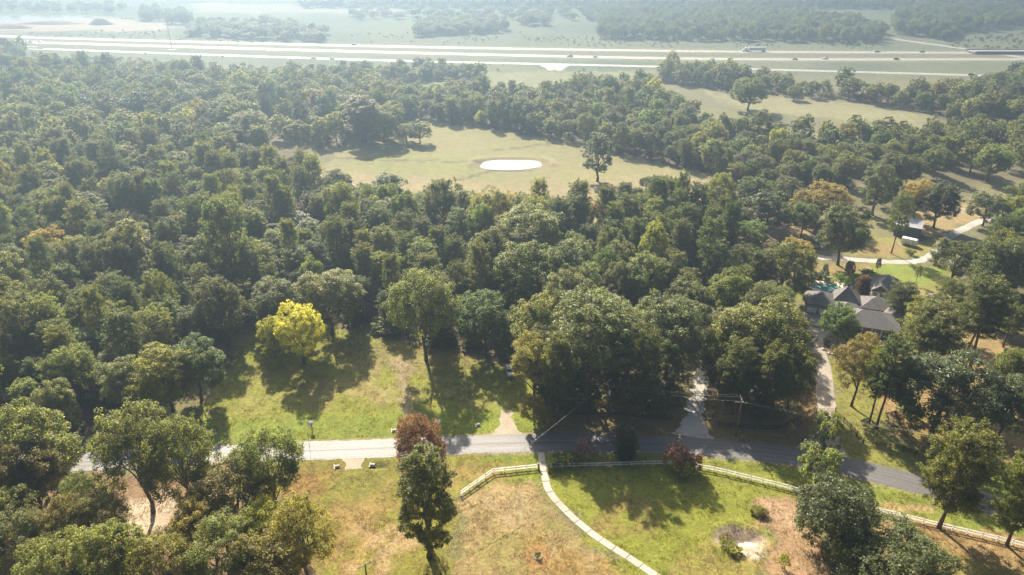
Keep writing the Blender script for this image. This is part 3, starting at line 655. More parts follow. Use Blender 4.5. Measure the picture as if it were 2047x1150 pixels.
TAKEN = []        # (x, y, r) of every placed tree
IND = {'b': 0, 'p': 0}
def place_tree(key, loc, h, w, mat, label, group=None, name=None, cat='tree', rz=None, lean=(0, 0)):
    k = TREES[key]; sx = w / (2 * k.R); sz = h / k.H
    nm = name or ('pine_tree' if key[0] in 'pq' else 'shrub' if key[0] == 's' else 'broadleaf_tree')
    e = empty(nm, (loc[0], loc[1], 0), random.uniform(0, 6.28) if rz is None else rz, (sx, sx, sz)); e.rotation_euler.x, e.rotation_euler.y = lean
    tr = link('trunk', k.trunk, e); cr = link('crown', k.crown, e)
    cr.material_slots[0].link = 'OBJECT'; cr.material_slots[0].material = M[mat]
    tag(e, label, cat, group); TAKEN.append((loc[0], loc[1], w * .5)); return e
def T(key, u, vb, vt, wpx, mat, label, **kw):
    b = P(u, vb); h = height_at(b, u, vt); mid = (b[0], b[1], h * .6)
    if h > 3 and key[0] not in 'q': b = Vector(((u - 1023.5) / FOC * depth(mid), b[1], 0))
    w = wpx * depth(mid) / FOC
    return place_tree(key, b, max(h, .6), w, mat, label, **kw)

# ---- trees one can tell apart
T('b0', 58, 1000, 822, 165, 'oak', 'broad green oak at the edge of the roadside grove')
T('b3', 60, 1050, 897, 126, 'olive', 'oak turning orange in front of the broad green grove oak')
T('o0', 272, 1024, 818, 164, 'oak', 'open crowned oak with bare trunk beside the sandy clearing', rz=.4)
T('o1', 362, 1046, 836, 150, 'oak', 'oak reaching over the asphalt road from the sandy clearing', rz=2.0)
T('o2', 540, 1042, 860, 136, 'oak', 'dark open crowned oak overhanging the road verge', rz=1.0)
T('o0', 462, 1075, 930, 175, 'olive', 'leaning yellowish oak with a bent bare limb', rz=4.0)
T('o1', 605, 1172, 1000, 132, 'olive', 'olive yellow oak at the edge of the grove by the brown lawn')
for (u, vb, vt, w, m, l) in ((455, 1200, 1048, 155, 'oak', 'green grove oak behind the olive yellow oak'), (200, 1120, 995, 118, 'oak', 'small dark grove oak by the sandy clearing'),
        (130, 1150, 1005, 112, 'olive', 'dark grove oak on the leaf strewn ground'), (45, 1170, 1035, 140, 'oak', 'low grove oak with brown tinged leaves'),
        (330, 1215, 1070, 145, 'olive', 'rounded grove oak beyond the sandy patch'), (225, 1210, 1055, 140, 'oak', 'grove oak with light green top'),
        (395, 1150, 1010, 110, 'olive', 'thin olive grove oak'), (540, 1225, 1080, 150, 'olive', 'olive grove oak at the lawn side'), (110, 1225, 1085, 145, 'oak', 'shaded oak deep in the grove')):
    T(random.choice(['b1', 'o0', 'b4', 'o1', 'o2']), u, vb, vt, w, m, l)
for (u, vb, vt, w, m, l) in ((170, 1075, 950, 105, 'oak', 'grove oak between the orange tinted oak and the sandy clearing'), (415, 1120, 985, 112, 'olive', 'olive grove oak under the leaning yellowish oak'), (525, 1150, 1015, 110, 'ygreen', 'yellow green grove oak beside the olive yellow oak'), (20, 1115, 985, 110, 'oak', 'grove oak behind the brown tinged low oak')):
    T(random.choice(['o0', 'b4', 'o1', 'o2']), u, vb, vt, w, m, l)
T('t0', 850, 1112, 905, 128, 'oak', 'tall dark green oak standing alone by the brown lawn')
T('o2', 842, 1035, 829, 98, 'brown', 'rusty brown oak overhanging the road by the lone tall oak')
T('d0', 1680, 1096, 968, 160, 'dark', 'dense round evergreen tree beside the white fence', name='evergreen_tree')
T('d0', 1785, 1175, 1072, 215, 'grey', 'wide billowing grey green evergreen bush near the white fence', name='evergreen_bush', cat='bush', rz=2)
T('p1', 1918, 1056, 858, 124, 'ypine', 'full bright pine standing behind the white fence', rz=1)
T('p3', 2056, 1092, 905, 104, 'ypine', 'pine at the end of the white fence row')
T('s0', 1640, 985, 888, 86, 'grey', 'silvery grey shrub tree on the road verge')
T('s1', 1654, 905, 825, 64, 'oak', 'dark small tree at the mouth of the concrete driveway', name='small_tree')
T('s2', 1352, 940, 889, 50, 'red', 'red flowering crape myrtle shrub beside the white fence')
T('s0', 1390, 942, 906, 32, 'red', 'smaller red shrub beside the crape myrtle')
T('s1', 1364, 946, 920, 44, 'ygreen', 'low yellow green shrub under the crape myrtle')
T('s2', 1170, 918, 878, 42, 'pink', 'pinkish brown shrub at the road edge above the white fence')
T('c0', 1252, 918, 856, 46, 'dark', 'narrow dark cedar between the road and the white fence', name='cedar_tree')
T('s0', 1115, 930, 910, 38, 'green', 'bright low shrub beside the footpath gap', cat='shrub')
T('s1', 1142, 928, 904, 40, 'green', 'green shrub between the footpath and the pinkish shrub', cat='shrub')
T('s1', 1568, 1134, 1108, 24, 'ygreen', 'small bright green bush on the bare soil', name='shrub')
T('b4', 598, 728, 613, 98, 'yellow', 'golden yellow tree on the mown lot')
T('b2', 543, 716, 636, 58, 'ygreen', 'smaller yellow green tree beside the golden tree')
T('b5', 328, 822, 697, 128, 'ygreen', 'yellow green tree at the shady edge of the mown lot')
T('b1', 388, 800, 683, 118, 'green', 'fresh green tree beside the yellow green lot tree')
T('b0', 440, 692, 560, 98, 'grey', 'round silvery green tree at the edge of the mown lot')
T('b3', 556, 668, 562, 104, 'grey', 'silvery oak behind the golden tree')
T('b2', 655, 668, 545, 130, 'grey', 'wide silvery green oak at the wood edge behind the golden tree')
T('o1', 846, 722, 540, 142, 'oak', 'tall green tree with bare trunk on the mown lot', rz=.8)
T('q0', 1172, 805, 596, 165, 'pine', 'very tall pine beside the power pole', rz=3)
T('o2', 1070, 815, 676, 104, 'olive', 'olive oak overhanging the parked silver car')
T('b1', 1068, 850, 792, 58, 'olive', 'low olive tree beside the lot driveway')
T('b4', 1340, 752, 600, 150, 'grey', 'broad silvery oak between power pole and gravel driveway')
T('b5', 1322, 790, 676, 84, 'green', 'bright green tree by the gravel driveway')
T('b0', 1518, 772, 610, 195, 'oak', 'huge round oak beside the gravel driveway')
T('b3', 1446, 770, 655, 90, 'oak', 'oak between the gravel driveway and the huge round oak')
T('b2', 1140, 690, 545, 112, 'grey', 'pale silvery tree in the wood behind the very tall pine')
T('p3', 1292, 832, 660, 66, 'pine', 'dark pine standing over the black fence by the gravel driveway')
T('p0', 1118, 838, 672, 62, 'pine', 'pine beside the very tall pine on the road side')
T('p2', 1478, 828, 680, 64, 'pine', 'pine beside the power pole by the gravel driveway')
T('b2', 1588, 822, 700, 84, 'oak', 'round oak at the gate of the concrete driveway')
T('p4', 1548, 832, 690, 60, 'pine', 'pine behind the black fence between the driveways')
T('p1', 1232, 790, 640, 76, 'dark', 'dark pine beside the very tall pine')
T('b1', 1222, 745, 592, 104, 'grey', 'silvery oak behind the power pole')
# house grounds
T('b5', 1680, 698, 614, 76, 'green', 'fresh green tree in the mulched bed in front of the house')
T('b0', 1572, 605, 490, 112, 'oak', 'oak with yellow top beside the swimming pool')
T('b4', 1595, 560, 480, 70, 'gold', 'yellow topped tree beside the pool oak')
T('b2', 1690, 530, 410, 106, 'grey', 'large silvery tree in front of the red roofed house')
T('q1', 1782, 507, 388, 44, 'pine', 'slim pine with long bare trunk in front of the shed')
T('b3', 1880, 456, 367, 74, 'dark', 'dark oak beside the wire fence posts behind the shed')
T('o0', 1836, 444, 362, 66, 'gold', 'golden tree behind the shed')
T('b4', 1658, 450, 368, 88, 'gold', 'yellow orange tree behind the red roofed house')
T('b1', 1615, 458, 382, 70, 'olive', 'olive tree beside the red roofed house')
T('t1', 1757, 430, 330, 66, 'grey', 'pale tall tree behind the shed')
T('o1', 1722, 812, 672, 104, 'olive', 'olive yellow tree on the lawn beside the concrete driveway')
T('q0', 1752, 856, 676, 80, 'pine', 'slender pine with bare trunk beside the black fence', rz=2)
T('q1', 1738, 845, 700, 64, 'ypine', 'shorter pine among the trunks by the black fence')
T('q1', 1826, 745, 602, 96, 'ypine', 'bright pine in front of the house roof')
T('q0', 1842, 765, 612, 104, 'pine', 'dark pine beside the bright house pine', rz=1)
T('p2', 1806, 642, 568, 62, 'pine', 'bushy pine at the corner of the house')
T('b0', 1890, 868, 718, 200, 'dark', 'massive dark oak behind the black fence')
T('b2', 2018, 884, 752, 112, 'dark', 'dark oak with bare trunk on the brown lawn')
T('q1', 1918, 728, 575, 90, 'pine', 'leaning pine with long bare trunk', lean=(0, .16), rz=0)
T('q0', 1940, 735, 560, 96, 'pine', 'leaning pine beside the first leaning pine', lean=(0, .1), rz=2)
T('q1', 1885, 665, 560, 66, 'pine', 'straight pine at the edge of the yard lawn')
T('p4', 1990, 640, 480, 90, 'dark', 'dark pine in the grove behind the leaning pines')
T('b5', 1915, 566, 482, 96, 'oak', 'oak at the edge of the bright yard lawn')
T('b1', 1975, 452, 388, 74, 'dark', 'dark rounded tree beside the sandy field lane')
T('b3', 2030, 820, 700, 90, 'oak', 'green oak behind the dark lawn oak')
T('c0', 1727, 600, 552, 28, 'brown', 'dark bronze conical magnolia in the house courtyard', name='magnolia_tree')
T('b2', 1699, 562, 522, 22, 'brown', 'bronze leaved small tree behind the pool')
for (u, vb, vt, w, m, l) in ((1756, 548, 516, 11, 'dark', 'sapling behind the pool house'), (1650, 556, 528, 11, 'dark', 'thin sapling on the lawn behind the pool'), (1836, 568, 530, 11, 'grey', 'pale sapling on the bright yard lawn')):
    T('o0', u, vb, vt, w, m, l, name='sapling')
for (u, vb, vt, w, m, l) in ((1682, 575, 548, 34, 'green', 'green shrub behind the stone spa'), (1708, 575, 548, 32, 'green', 'leafy shrub between pool and courtyard'), (1640, 562, 542, 44, 'dark', 'dark hedge shrub behind the pool'), (1612, 575, 552, 34, 'dark', 'dark hedge shrub beside the pool deck'),
        (1735, 560, 540, 30, 'green', 'green shrub behind the courtyard magnolia'), (1612, 595, 575, 26, 'green', 'garden shrub at the garage corner'),
        (1652, 688, 676, 18, 'green', 'low shrub in the mulched bed'), (1668, 700, 690, 16, 'grey', 'pale low shrub in the mulched bed'), (1692, 704, 694, 16, 'grey', 'grey low shrub at the front of the mulched bed'),
        (1821, 510, 500, 16, 'grey', 'pale shrub in the row of stones on the lane lawn'), (1812, 504, 496, 14, 'ygreen', 'small shrub beside the pale lane shrub'),
        (1815, 836, 815, 50, 'green', 'green shrub under the massive dark oak'), (1790, 848, 826, 40, 'brown', 'bronze shrub under the massive dark oak'), (1728, 852, 838, 20, 'dark', 'dark little shrub by the pine trunks')):
    T(random.choice(['s0', 's1', 's2']), u, vb, vt, w, m, l)
# pasture
T('t1', 1197, 363, 266, 62, 'dark', 'lone tall tree in the pasture beside the pond')
T('b4', 838, 287, 245, 48, 'oak', 'small spreading tree in the pasture')
T('b0', 812, 283, 248, 44, 'oak', 'small tree touching the spreading pasture tree')
T('t0', 722, 284, 193, 80, 'olive', 'tall olive tree at the pasture corner')
T('b1', 765, 284, 208, 80, 'oak', 'rounded tree at the pasture corner')
for (u, vb, vt, w) in ((1293, 380, 354, 30), (1316, 380, 352, 30), (1340, 386, 358, 26)):
    T('b5', u, vb, vt, w, 'green', 'bright green young tree near the small pasture shed', group='young trees near the pasture shed')
for (u, vb, vt, w) in ((1250, 412, 366, 34), (1275, 412, 376, 26), (1300, 412, 378, 34), (1318, 412, 376, 34), (1255, 405, 380, 20)):
    T('p0', u, vb, vt, w, 'pine', 'young dark pine in the clump beside the small pasture shed', group='young pines beside the pasture shed')
T('o0', 1437, 455, 345, 64, 'oak', 'open oak at the pasture corner beside the dead trunk')
T('b3', 1500, 222, 158, 74, 'oak', 'broad lone oak in the hilltop pasture')
T('b2', 1590, 200, 172, 32, 'oak', 'small bushy tree at the hilltop pasture hedge')
T('o1', 1343, 160, 102, 30, 'oak', 'tree standing taller than the highway hedge')
T('b2', 400, 290, 228, 36, 'olive', 'olive tinted tree standing out in the far wood')
T('b1', 580, 365, 322, 36, 'brown', 'leafless looking brown tree beside the dirt track')
T('b4', 95, 560, 458, 72, 'gold', 'golden tree inside the dark pine wood')
T('b5', 622, 610, 518, 50, 'green', 'vivid green young tree in the wood edge')
T('b4', 250, 470, 418, 50, 'gold', 'small yellow tree among the pines', )
T('o2', 1010, 470, 385, 60, 'gold', 'yellow tree at the wood edge by the pasture')
T('b2', 1212, 460, 392, 50, 'gold', 'golden orange tree at the wood edge by the pasture')
T('b3', 1172, 460, 408, 38, 'gold', 'pale yellow tree beside the golden orange tree')
T('b0', 470, 268, 225, 30, 'olive', 'orange tinted tree in the far wood')
T('b1', 745, 470, 395, 62, 'ygreen', 'yellow green rounded tree among the pines')
T('b2', 830, 560, 478, 66, 'ygreen', 'yellow green tree deep in the wood')
T('b5', 990, 590, 455, 88, 'grey', 'pale silvery crown rising above the wood')
T('b0', 450, 580, 390, 90, 'grey', 'silvery crown rising among the pines')
T('b0', 1060, 640, 490, 150, 'oak', 'wide dark oak crown in the middle of the wood')
T('b3', 1050, 545, 415, 140, 'oak', 'wide oak crown near the pasture side of the wood')

# ---- the woods
CLEAR_LINES = [(ROAD, 9), (GRAVEL, 5.5), (HOUSEDRIVE, 7), (LOOP, 5), (LOTTRACK, 3), (FARTRACK, 6), (TRACK2, 5)]
HOUSE_C = P(1700, 610)
def scatter(poly, sp, h, pine_frac, r, check=True):
    """dart throwing on the ground inside poly: returns x, y, h, is_pine, r"""
    xs = [p[0] for p in poly]; ys = [p[1] for p in poly]; A = (max(xs) - min(xs)) * (max(ys) - min(ys)); n = int(A / (sp * sp) * 7)
    X = r.uniform(min(xs), max(xs), n); Y = r.uniform(min(ys), max(ys), n); ok = sdist(poly, X, Y) < 0
    X, Y = X[ok], Y[ok]
    if check:
        for l, d in CLEAR_LINES:
            k = ldist(l, X, Y) > d; X, Y = X[k], Y[k]
        k = np.hypot(X - HOUSE_C[0], Y - HOUSE_C[1]) > 24; X, Y = X[k], Y[k]
    pn = fbm(X, Y, 34, 77); cell = {}; out = []
    for x, y, f in zip(X, Y, pn):
        is_p = f < np.interp(pine_frac, [0, .5, 1], [.2, .5, .85]) if 0 < pine_frac else False
        rr = sp * (.88 if is_p else 1.08) * r.uniform(.85, 1.25); ci, cj = int(x // 8), int(y // 8); bad = False
        for a in range(ci - 2, ci + 3):
            for b in range(cj - 2, cj + 3):
                for (qx, qy, qr) in cell.get((a, b), ()):
                    if (qx - x) ** 2 + (qy - y) ** 2 < ((rr + qr) * .5) ** 2: bad = True; break
                if bad: break
            if bad: break
        if bad: continue
        cell.setdefault((ci, cj), []).append((x, y, rr)); out.append((x, y, r.uniform(*h), is_p, rr))
    return out
hand = list(TAKEN); hcell = {}
for (x, y, w) in hand: hcell.setdefault((int(x // 20), int(y // 20)), []).append((x, y, w))
def near_hand(x, y, k=.75):
    for a in range(int(x // 20) - 1, int(x // 20) + 2):
        for b in range(int(y // 20) - 1, int(y // 20) + 2):
            for (qx, qy, w) in hcell.get((a, b), ()):
                if math.hypot(qx - x, qy - y) < w * k + 1.2: return True
    return False
WHERE = {'left': 'the big wood behind the mown lot', 'drive': 'the thicket between the gravel driveway and the house', 'hidden_house': 'the trees round the half hidden house', 'far_left': 'the far wood left of the pasture',
         'clearing': 'the thin trees by the dirt track', 'band': 'the tree belt behind the pasture', 'hedge1': 'the hedge below the highway', 'hedge2': 'the long hedge below the frontage road', 'hedge3': 'the clump below the highway', 'hedge4': 'the clump above the tree belt',
         'right': 'the grove beside the yard lawn', 'right_far': 'the grove by the sandy field lane', 'behind_barn': 'the shady field behind the shed', 'corner_left': 'the clump beside the highway'}
rw = np.random.default_rng(77); cand = []
for w in WOODS:
    for (x, y, h, ip, rr) in scatter(w['poly'], w['sp'], w['h'], w['pine'], rw):
        if near_hand(x, y): continue
        cand.append((x, y, h, ip, rr, w['n']))
def visible(x, y, h):
    d = y * CP + (CAMH - h) * SP; u = x / d * FOC
    if abs(u) > 1060: return False
    b = (CAMH - h - y * math.tan(PITCH)) ; return d > 0
cand.sort(key=lambda c: c[1] ** 2 + c[0] ** 2)
n_p = sum(1 for o in bpy.data.objects if o.name.startswith('pine_tree')); n_b = sum(1 for o in bpy.data.objects if o.name.startswith('broadleaf_tree'))
TONES = ['oak', 'oak', 'oak', 'grey', 'grey', 'green', 'oak', 'dark', 'oak', 'grey']
WORD = {'oak': 'green oak', 'grey': 'silvery green tree', 'green': 'fresh green tree', 'olive': 'olive tinted tree', 'dark': 'dark green tree', 'yellow': 'golden tree', 'pink': 'faded pinkish tree', 'ygreen': 'yellow green tree', 'orange': 'orange tree', 'pine': 'dark pine', 'ypine': 'light green pine'}
REST = []
for (x, y, h, ip, rr, nm) in cand:
    if ip:
        mt = 'pine' if rw.random() < .72 else 'ypine'; key = 'p%d' % rw.integers(5) if rw.random() < .8 else 'q%d' % rw.integers(2); wd = rr * rw.uniform(1.0, 1.4); hh = h * rw.uniform(.85, 1.18)
    else:
        q = rw.random(); mt = TONES[rw.integers(len(TONES))] if q < .972 else ('ygreen', 'olive', 'olive')[rw.integers(3)] if q < .985 else 'ygreen'
        key = 'b%d' % rw.integers(6) if rw.random() < .72 else ('t%d' % rw.integers(2) if rw.random() < .5 else 'o%d' % rw.integers(3)); wd = rr * rw.uniform(1.05, 1.7); hh = h * rw.uniform(.78, 1.12)
    wd = min(wd, hh * (.6 if ip else .95)); cnt = n_p if ip else n_b; place = 'in ' + WHERE[nm] if nm != 'left' else 'at the edge of the big wood facing the road' if y < 212 else 'in the middle of the big wood' if y < 255 else 'on the pasture side of the big wood'
    if cnt < 300 and visible(x, y, h):
        if ip: n_p += 1
        else: n_b += 1
        place_tree(key, (x, y), hh, wd, mt, '%s %s' % (WORD[mt], place), group='%ss %s' % (WORD[mt], place))
    else: REST.append((x, y, hh, wd, ip, mt))

# ---- everything farther off or past counting: one woodland object
protos = bpy.data.collections.new('woodland_models')
PLIST = []
def proto(idx, data, mat, bark):
    V, F, T_, mb = data; tm = mb.mesh('t'); n = len(V)
    tv = np.array([v.co[:] for v in tm.vertices]); bm = bmesh.new(); bm.from_mesh(tm); bmesh.ops.triangulate(bm, faces=bm.faces); tf = np.array([[v.index for v in f.verts] for f in bm.faces]); bm.free()
    tf4 = np.concatenate([tf[:, :1], tf[:, 1:2], tf[:, 2:3]], 1)
    me = bpy.data.meshes.new('woodland_tree'); allV = np.concatenate([V, tv])
    loops = np.concatenate([F.ravel(), (tf4 + n).ravel()]).astype(np.int32); st = np.concatenate([np.arange(len(F)) * 4, len(F) * 4 + np.arange(len(tf4)) * 3]).astype(np.int32)
    me.vertices.add(len(allV)); me.vertices.foreach_set('co', allV.astype(np.float32).ravel()); me.loops.add(len(loops)); me.loops.foreach_set('vertex_index', loops)
    me.polygons.add(len(st)); me.polygons.foreach_set('loop_start', st)
    me.materials.append(M[mat]); me.materials.append(M[bark]); me.polygons.foreach_set('material_index', np.concatenate([np.zeros(len(F)), np.ones(len(tf4))]).astype(np.int32))
    a = me.attributes.new('tone', 'FLOAT', 'POINT'); a.data.foreach_set('value', np.concatenate([T_, np.full(len(tv), .5)]).astype(np.float32))
    me.update(); me.validate(); bpy.data.meshes.remove(tm)
    o = bpy.data.objects.new('woodland_model_%02d' % idx, me); protos.objects.link(o)
    PLIST.append((float(np.percentile(V[:, 2], 99.5)), float(np.percentile(np.hypot(V[:, 0], V[:, 1]), 96)), mat))
pi_ = 0; IDX = {}
for mt, sd_ in (('oak', 1), ('oak', 2), ('grey', 3), ('grey', 4), ('green', 5), ('olive', 6), ('dark', 7), ('ygreen', 8), ('yellow', 9), ('pink', 10), ('orange', 11)):
    proto(pi_, broadleaf(300 + sd_, 16, 6, .06, K=11, Mc=22, Lc=24, leaf=.62, low=-.7), mt, 'bark'); IDX.setdefault(mt, []).append(pi_); pi_ += 1
for mt, sd_ in (('pine', 1), ('pine', 2), ('ypine', 3)):
    proto(pi_, pine(330 + sd_, 20, 3.9, .28, 1.15, .75, 15, .15), mt, 'pbark'); IDX.setdefault(mt, []).append(pi_); pi_ += 1
for mt, sd_ in (('oak', 1), ('grey', 2), ('green', 3), ('olive', 4)):
    proto(pi_, broadleaf(350 + sd_, 4.5, 2.6, .02, K=7, Mc=12, Lc=16, leaf=.45, low=-.75), mt, 'bark'); IDX.setdefault('s_' + mt, []).append(pi_); pi_ += 1
pos = []; rot = []; scl = []; idx = []
def put(x, y, h, w, mt):
    l = IDX.get(mt) or IDX['oak']; i = l[rw.integers(len(l))]; H, R, _ = PLIST[i]
    pos.append((x, y, -.05)); rot.append(rw.uniform(0, 6.28)); scl.append((w / 2 / R, w / 2 / R, h / H)); idx.append(i)
for (x, y, h, w, ip, mt) in REST: put(x, y, h, w, mt)
for w in FARWOODS:
    for (x, y, h, ip, rr) in scatter(w['poly'], w['sp'], w['h'], .0, rw, False):
        put(x, y, h, min(rr, 13) * rw.uniform(.95, 1.35), TONES[rw.integers(len(TONES))])
# underwood: shrubs between the trunks, brush below the highway and over the far fields
def brush(poly, sp, h, frac=1.0, noise=None, tones=('s_oak', 's_grey', 's_green', 's_olive')):
    for (x, y, hh, ip, rr) in scatter(poly, sp, h, 0, rw):
        if rw.random() > frac or near_hand(x, y, .2): continue
        if noise and fbm(np.array([x]), np.array([y]), noise, 91)[0] < .5: continue
        put(x, y, hh, hh * rw.uniform(1.1, 1.9), tones[rw.integers(len(tones))])
for w in WOODS:
    if w['n'] in ('left', 'band', 'drive', 'far_left', 'hedge1', 'hedge2', 'hedge3', 'hedge4', 'right', 'corner_left'): brush(w['poly'], 6.0 if w['n'] != 'right' else 10, (1.5, 4.5))
brush(pts([(1090, 838), (1200, 826), (1345, 830), (1350, 790), (1090, 780)]), 3.2, (1.5, 4.5))
brush(pts([(1436, 838), (1520, 845), (1590, 830), (1590, 790), (1436, 785)]), 3.6, (1.2, 4.0))
brush(pts([(285, 815), (390, 735), (470, 660), (700, 650), (900, 705), (1000, 715), (900, 690), (700, 630), (460, 640), (250, 800)]), 3.2, (1.2, 3.6))
brush(pts([(-300, 140), (100, 152), (350, 165), (600, 180), (780, 178), (700, 150), (400, 128), (60, 110), (-300, 100)]), 6.0, (1.6, 4.2), .8)
brush(pts([(700, 85), (1400, 96), (1750, 98), (1750, 82), (1200, 76), (980, 62), (700, 70)]), 6.0, (.7, 2.2), .8, 40)
brush(pts([(1900, 100), (2150, 104), (2150, 60), (1900, 80)]), 6, (1.0, 3), .9, 40)
brush(pts([(60, 74), (360, 84), (660, 88), (640, 82), (370, 74), (330, 62), (60, 66)]), 9, (.8, 2.4), .7)
brush(pts([(60, 102), (700, 126), (1300, 140), (1300, 137), (700, 123), (60, 100)]), 7, (.6, 1.5), .4)
brush(pts([(860, 142), (1300, 140), (1310, 172), (1100, 190), (960, 172)]), 12, (.6, 2.0), .5, 30)
wme = bpy.data.meshes.new('woodland'); wme.vertices.add(len(pos)); wme.vertices.foreach_set('co', np.asarray(pos, np.float32).ravel())
a = wme.attributes.new('rot', 'FLOAT', 'POINT'); a.data.foreach_set('value', np.asarray(rot, np.float32))
a = wme.attributes.new('scl', 'FLOAT_VECTOR', 'POINT'); a.data.foreach_set('vector', np.asarray(scl, np.float32).ravel())
a = wme.attributes.new('idx', 'INT', 'POINT'); a.data.foreach_set('value', np.asarray(idx, np.int32))
wob = tag(link('woodland', wme), 'distant woods, hedges and underwood too many to count', 'woodland', kind='stuff')
ng = bpy.data.node_groups.new('woodland_scatter', 'GeometryNodeTree')
ng.interface.new_socket('Geometry', in_out='INPUT', socket_type='NodeSocketGeometry'); ng.interface.new_socket('Geometry', in_out='OUTPUT', socket_type='NodeSocketGeometry')
g = ng.nodes; gi = g.new('NodeGroupInput'); go = g.new('NodeGroupOutput'); iop = g.new('GeometryNodeInstanceOnPoints'); ci = g.new('GeometryNodeCollectionInfo')
ci.inputs['Collection'].default_value = protos; ci.inputs['Separate Children'].default_value = True; ci.inputs['Reset Children'].default_value = True
def named(nm, ty):
    n = g.new('GeometryNodeInputNamedAttribute'); n.data_type = ty; n.inputs['Name'].default_value = nm; return n
nr, ns, ni = named('rot', 'FLOAT'), named('scl', 'FLOAT_VECTOR'), named('idx', 'INT'); cx = g.new('ShaderNodeCombineXYZ')
gl = ng.links; gl.new(gi.outputs[0], iop.inputs['Points']); gl.new(ci.outputs[0], iop.inputs['Instance']); iop.inputs['Pick Instance'].default_value = True
gl.new(nr.outputs[0], cx.inputs[2]); gl.new(cx.outputs[0], iop.inputs['Rotation']); gl.new(ns.outputs[0], iop.inputs['Scale']); gl.new(ni.outputs[0], iop.inputs['Instance Index']); gl.new(iop.outputs[0], go.inputs[0])
md = wob.modifiers.new('scatter', 'NODES'); md.node_group = ng
print('TREES', n_p, n_b, 'rest', len(REST), 'woodland', len(pos))
# ------------------------------------------------------------------ fences
def fence(name, line, spacing, ph, pw, rails, rail_d, mat, label, cat='fence'):
    pts_ = [Vector((x, y, 0)) for x, y in line]; root = tag(empty(name, pts_[0]), label, cat); org = pts_[0]
    L = [0]
    for a, b in zip(pts_[:-1], pts_[1:]): L.append(L[-1] + (b - a).length)
    n = max(1, round(L[-1] / spacing)); posts = []
    for k in range(n + 1):
        s = L[-1] * k / n; i = max(j for j in range(len(L)) if L[j] <= s + 1e-6); i = min(i, len(pts_) - 2)
        posts.append(pts_[i].lerp(pts_[i + 1], (s - L[i]) / (L[i + 1] - L[i])))
    pm = MB().box((0, 0, ph / 2 - .1), (pw, pw, ph + .2)).add([(-pw * .62, -pw * .62, ph), (pw * .62, -pw * .62, ph), (pw * .62, pw * .62, ph), (-pw * .62, pw * .62, ph), (0, 0, ph + pw * .5)], [(3, 2, 1, 0), (0, 1, 4), (1, 2, 4), (2, 3, 4), (3, 0, 4)]).mesh('post'); pm.materials.append(M[mat])
    rm = MB().box((0, 0, 0), (1, rail_d[0], rail_d[1])).mesh('rail'); rm.materials.append(M[mat])
    for k, p in enumerate(posts):
        d = (posts[min(k + 1, n)] - posts[max(k - 1, 0)]); o = link('post', pm, root); o.location = p - org; o.rotation_euler.z = math.atan2(d.y, d.x); o.rotation_euler.x = random.gauss(0, .012)
        if k < n:
            e = posts[k + 1] - p
            for h in rails:
                r_ = link('rail', rm, root); c = (p + posts[k + 1]) / 2 - org; r_.location = (c.x, c.y, h + random.gauss(0, .012)); r_.rotation_euler = (0, random.gauss(0, .004), math.atan2(e.y, e.x)); r_.scale.x = e.length - pw * .3
    return root
fence('white_fence', spline(pts([(921, 991), (985, 946)]), 50)[:1] + pts([(985, 946), (1074, 937)]), 2.4, 1.25, .18, (.50, 1.08), (.06, .25), 'vinyl', 'short white two rail fence ending at the footpath gap')
fence('white_fence', pts([(1101, 936), (1200, 934), (1280, 931), (1355, 930), (1430, 943), (1500, 960), (1560, 975), (1620, 992), (1690, 1009), (1752, 1024), (1830, 1043), (1900, 1060), (1960, 1074), (2047, 1095), (2150, 1122)]), 2.4, 1.25, .18, (.50, 1.08), (.06, .25), 'vinyl', 'long white two rail fence running below the asphalt road')
for u in (1077, 1098):
    b = P(u, 938); g_ = tag(empty('gate_post', b), 'brown square gate post at the footpath gap', 'post', 'gate posts at the footpath gap')
    MB().box((0, 0, .7), (.28, .28, 1.5)).build('shaft', M['pole_wood'], g_); MB().box((0, 0, 1.49), (.36, .36, .08)).build('cap', M['pole_wood'], g_)
fence('black_fence', pts([(1130, 830), (1215, 830), (1343, 842)]), 2.6, 1.45, .14, (.45, .85, 1.25), (.05, .16), 'black_wood', 'black board fence left of the gravel driveway')
fence('black_fence', pts([(1436, 852), (1520, 861), (1563, 860), (1600, 838), (1628, 824)]), 2.6, 1.45, .14, (.45, .85, 1.25), (.05, .16), 'black_wood', 'black board fence between the gravel and the concrete driveway')
fence('black_fence', pts([(1670, 832), (1695, 852), (1723, 886), (1799, 902), (1869, 920), (1960, 950), (2060, 985)]), 2.6, 1.45, .14, (.45, .85, 1.25), (.05, .16), 'black_wood', 'black board fence right of the concrete driveway')
gt = tag(empty('driveway_gate', P(1650, 826)), 'black bar gate across the concrete driveway', 'gate')
w_ = (P(1670, 830) - P(1630, 824)).length / 2
for s in (-1, 1): MB().box((s * w_, 0, .75), (.16, .16, 1.7)).build('gate_post', M['black_wood'], gt)
for s in (-1, 1):
    for h in (.3, .6, .9, 1.25): MB().box((s * w_ / 2, 0, h), (w_ - .3, .05, .06)).build('bar', M['black_wood'], gt)
fence('wire_fence', pts([(1850, 452), (1880, 462), (1905, 468)]), 3.0, 1.3, .12, (.6, 1.1), (.02, .02), 'pole_wood', 'wooden post and wire fence behind the shed')

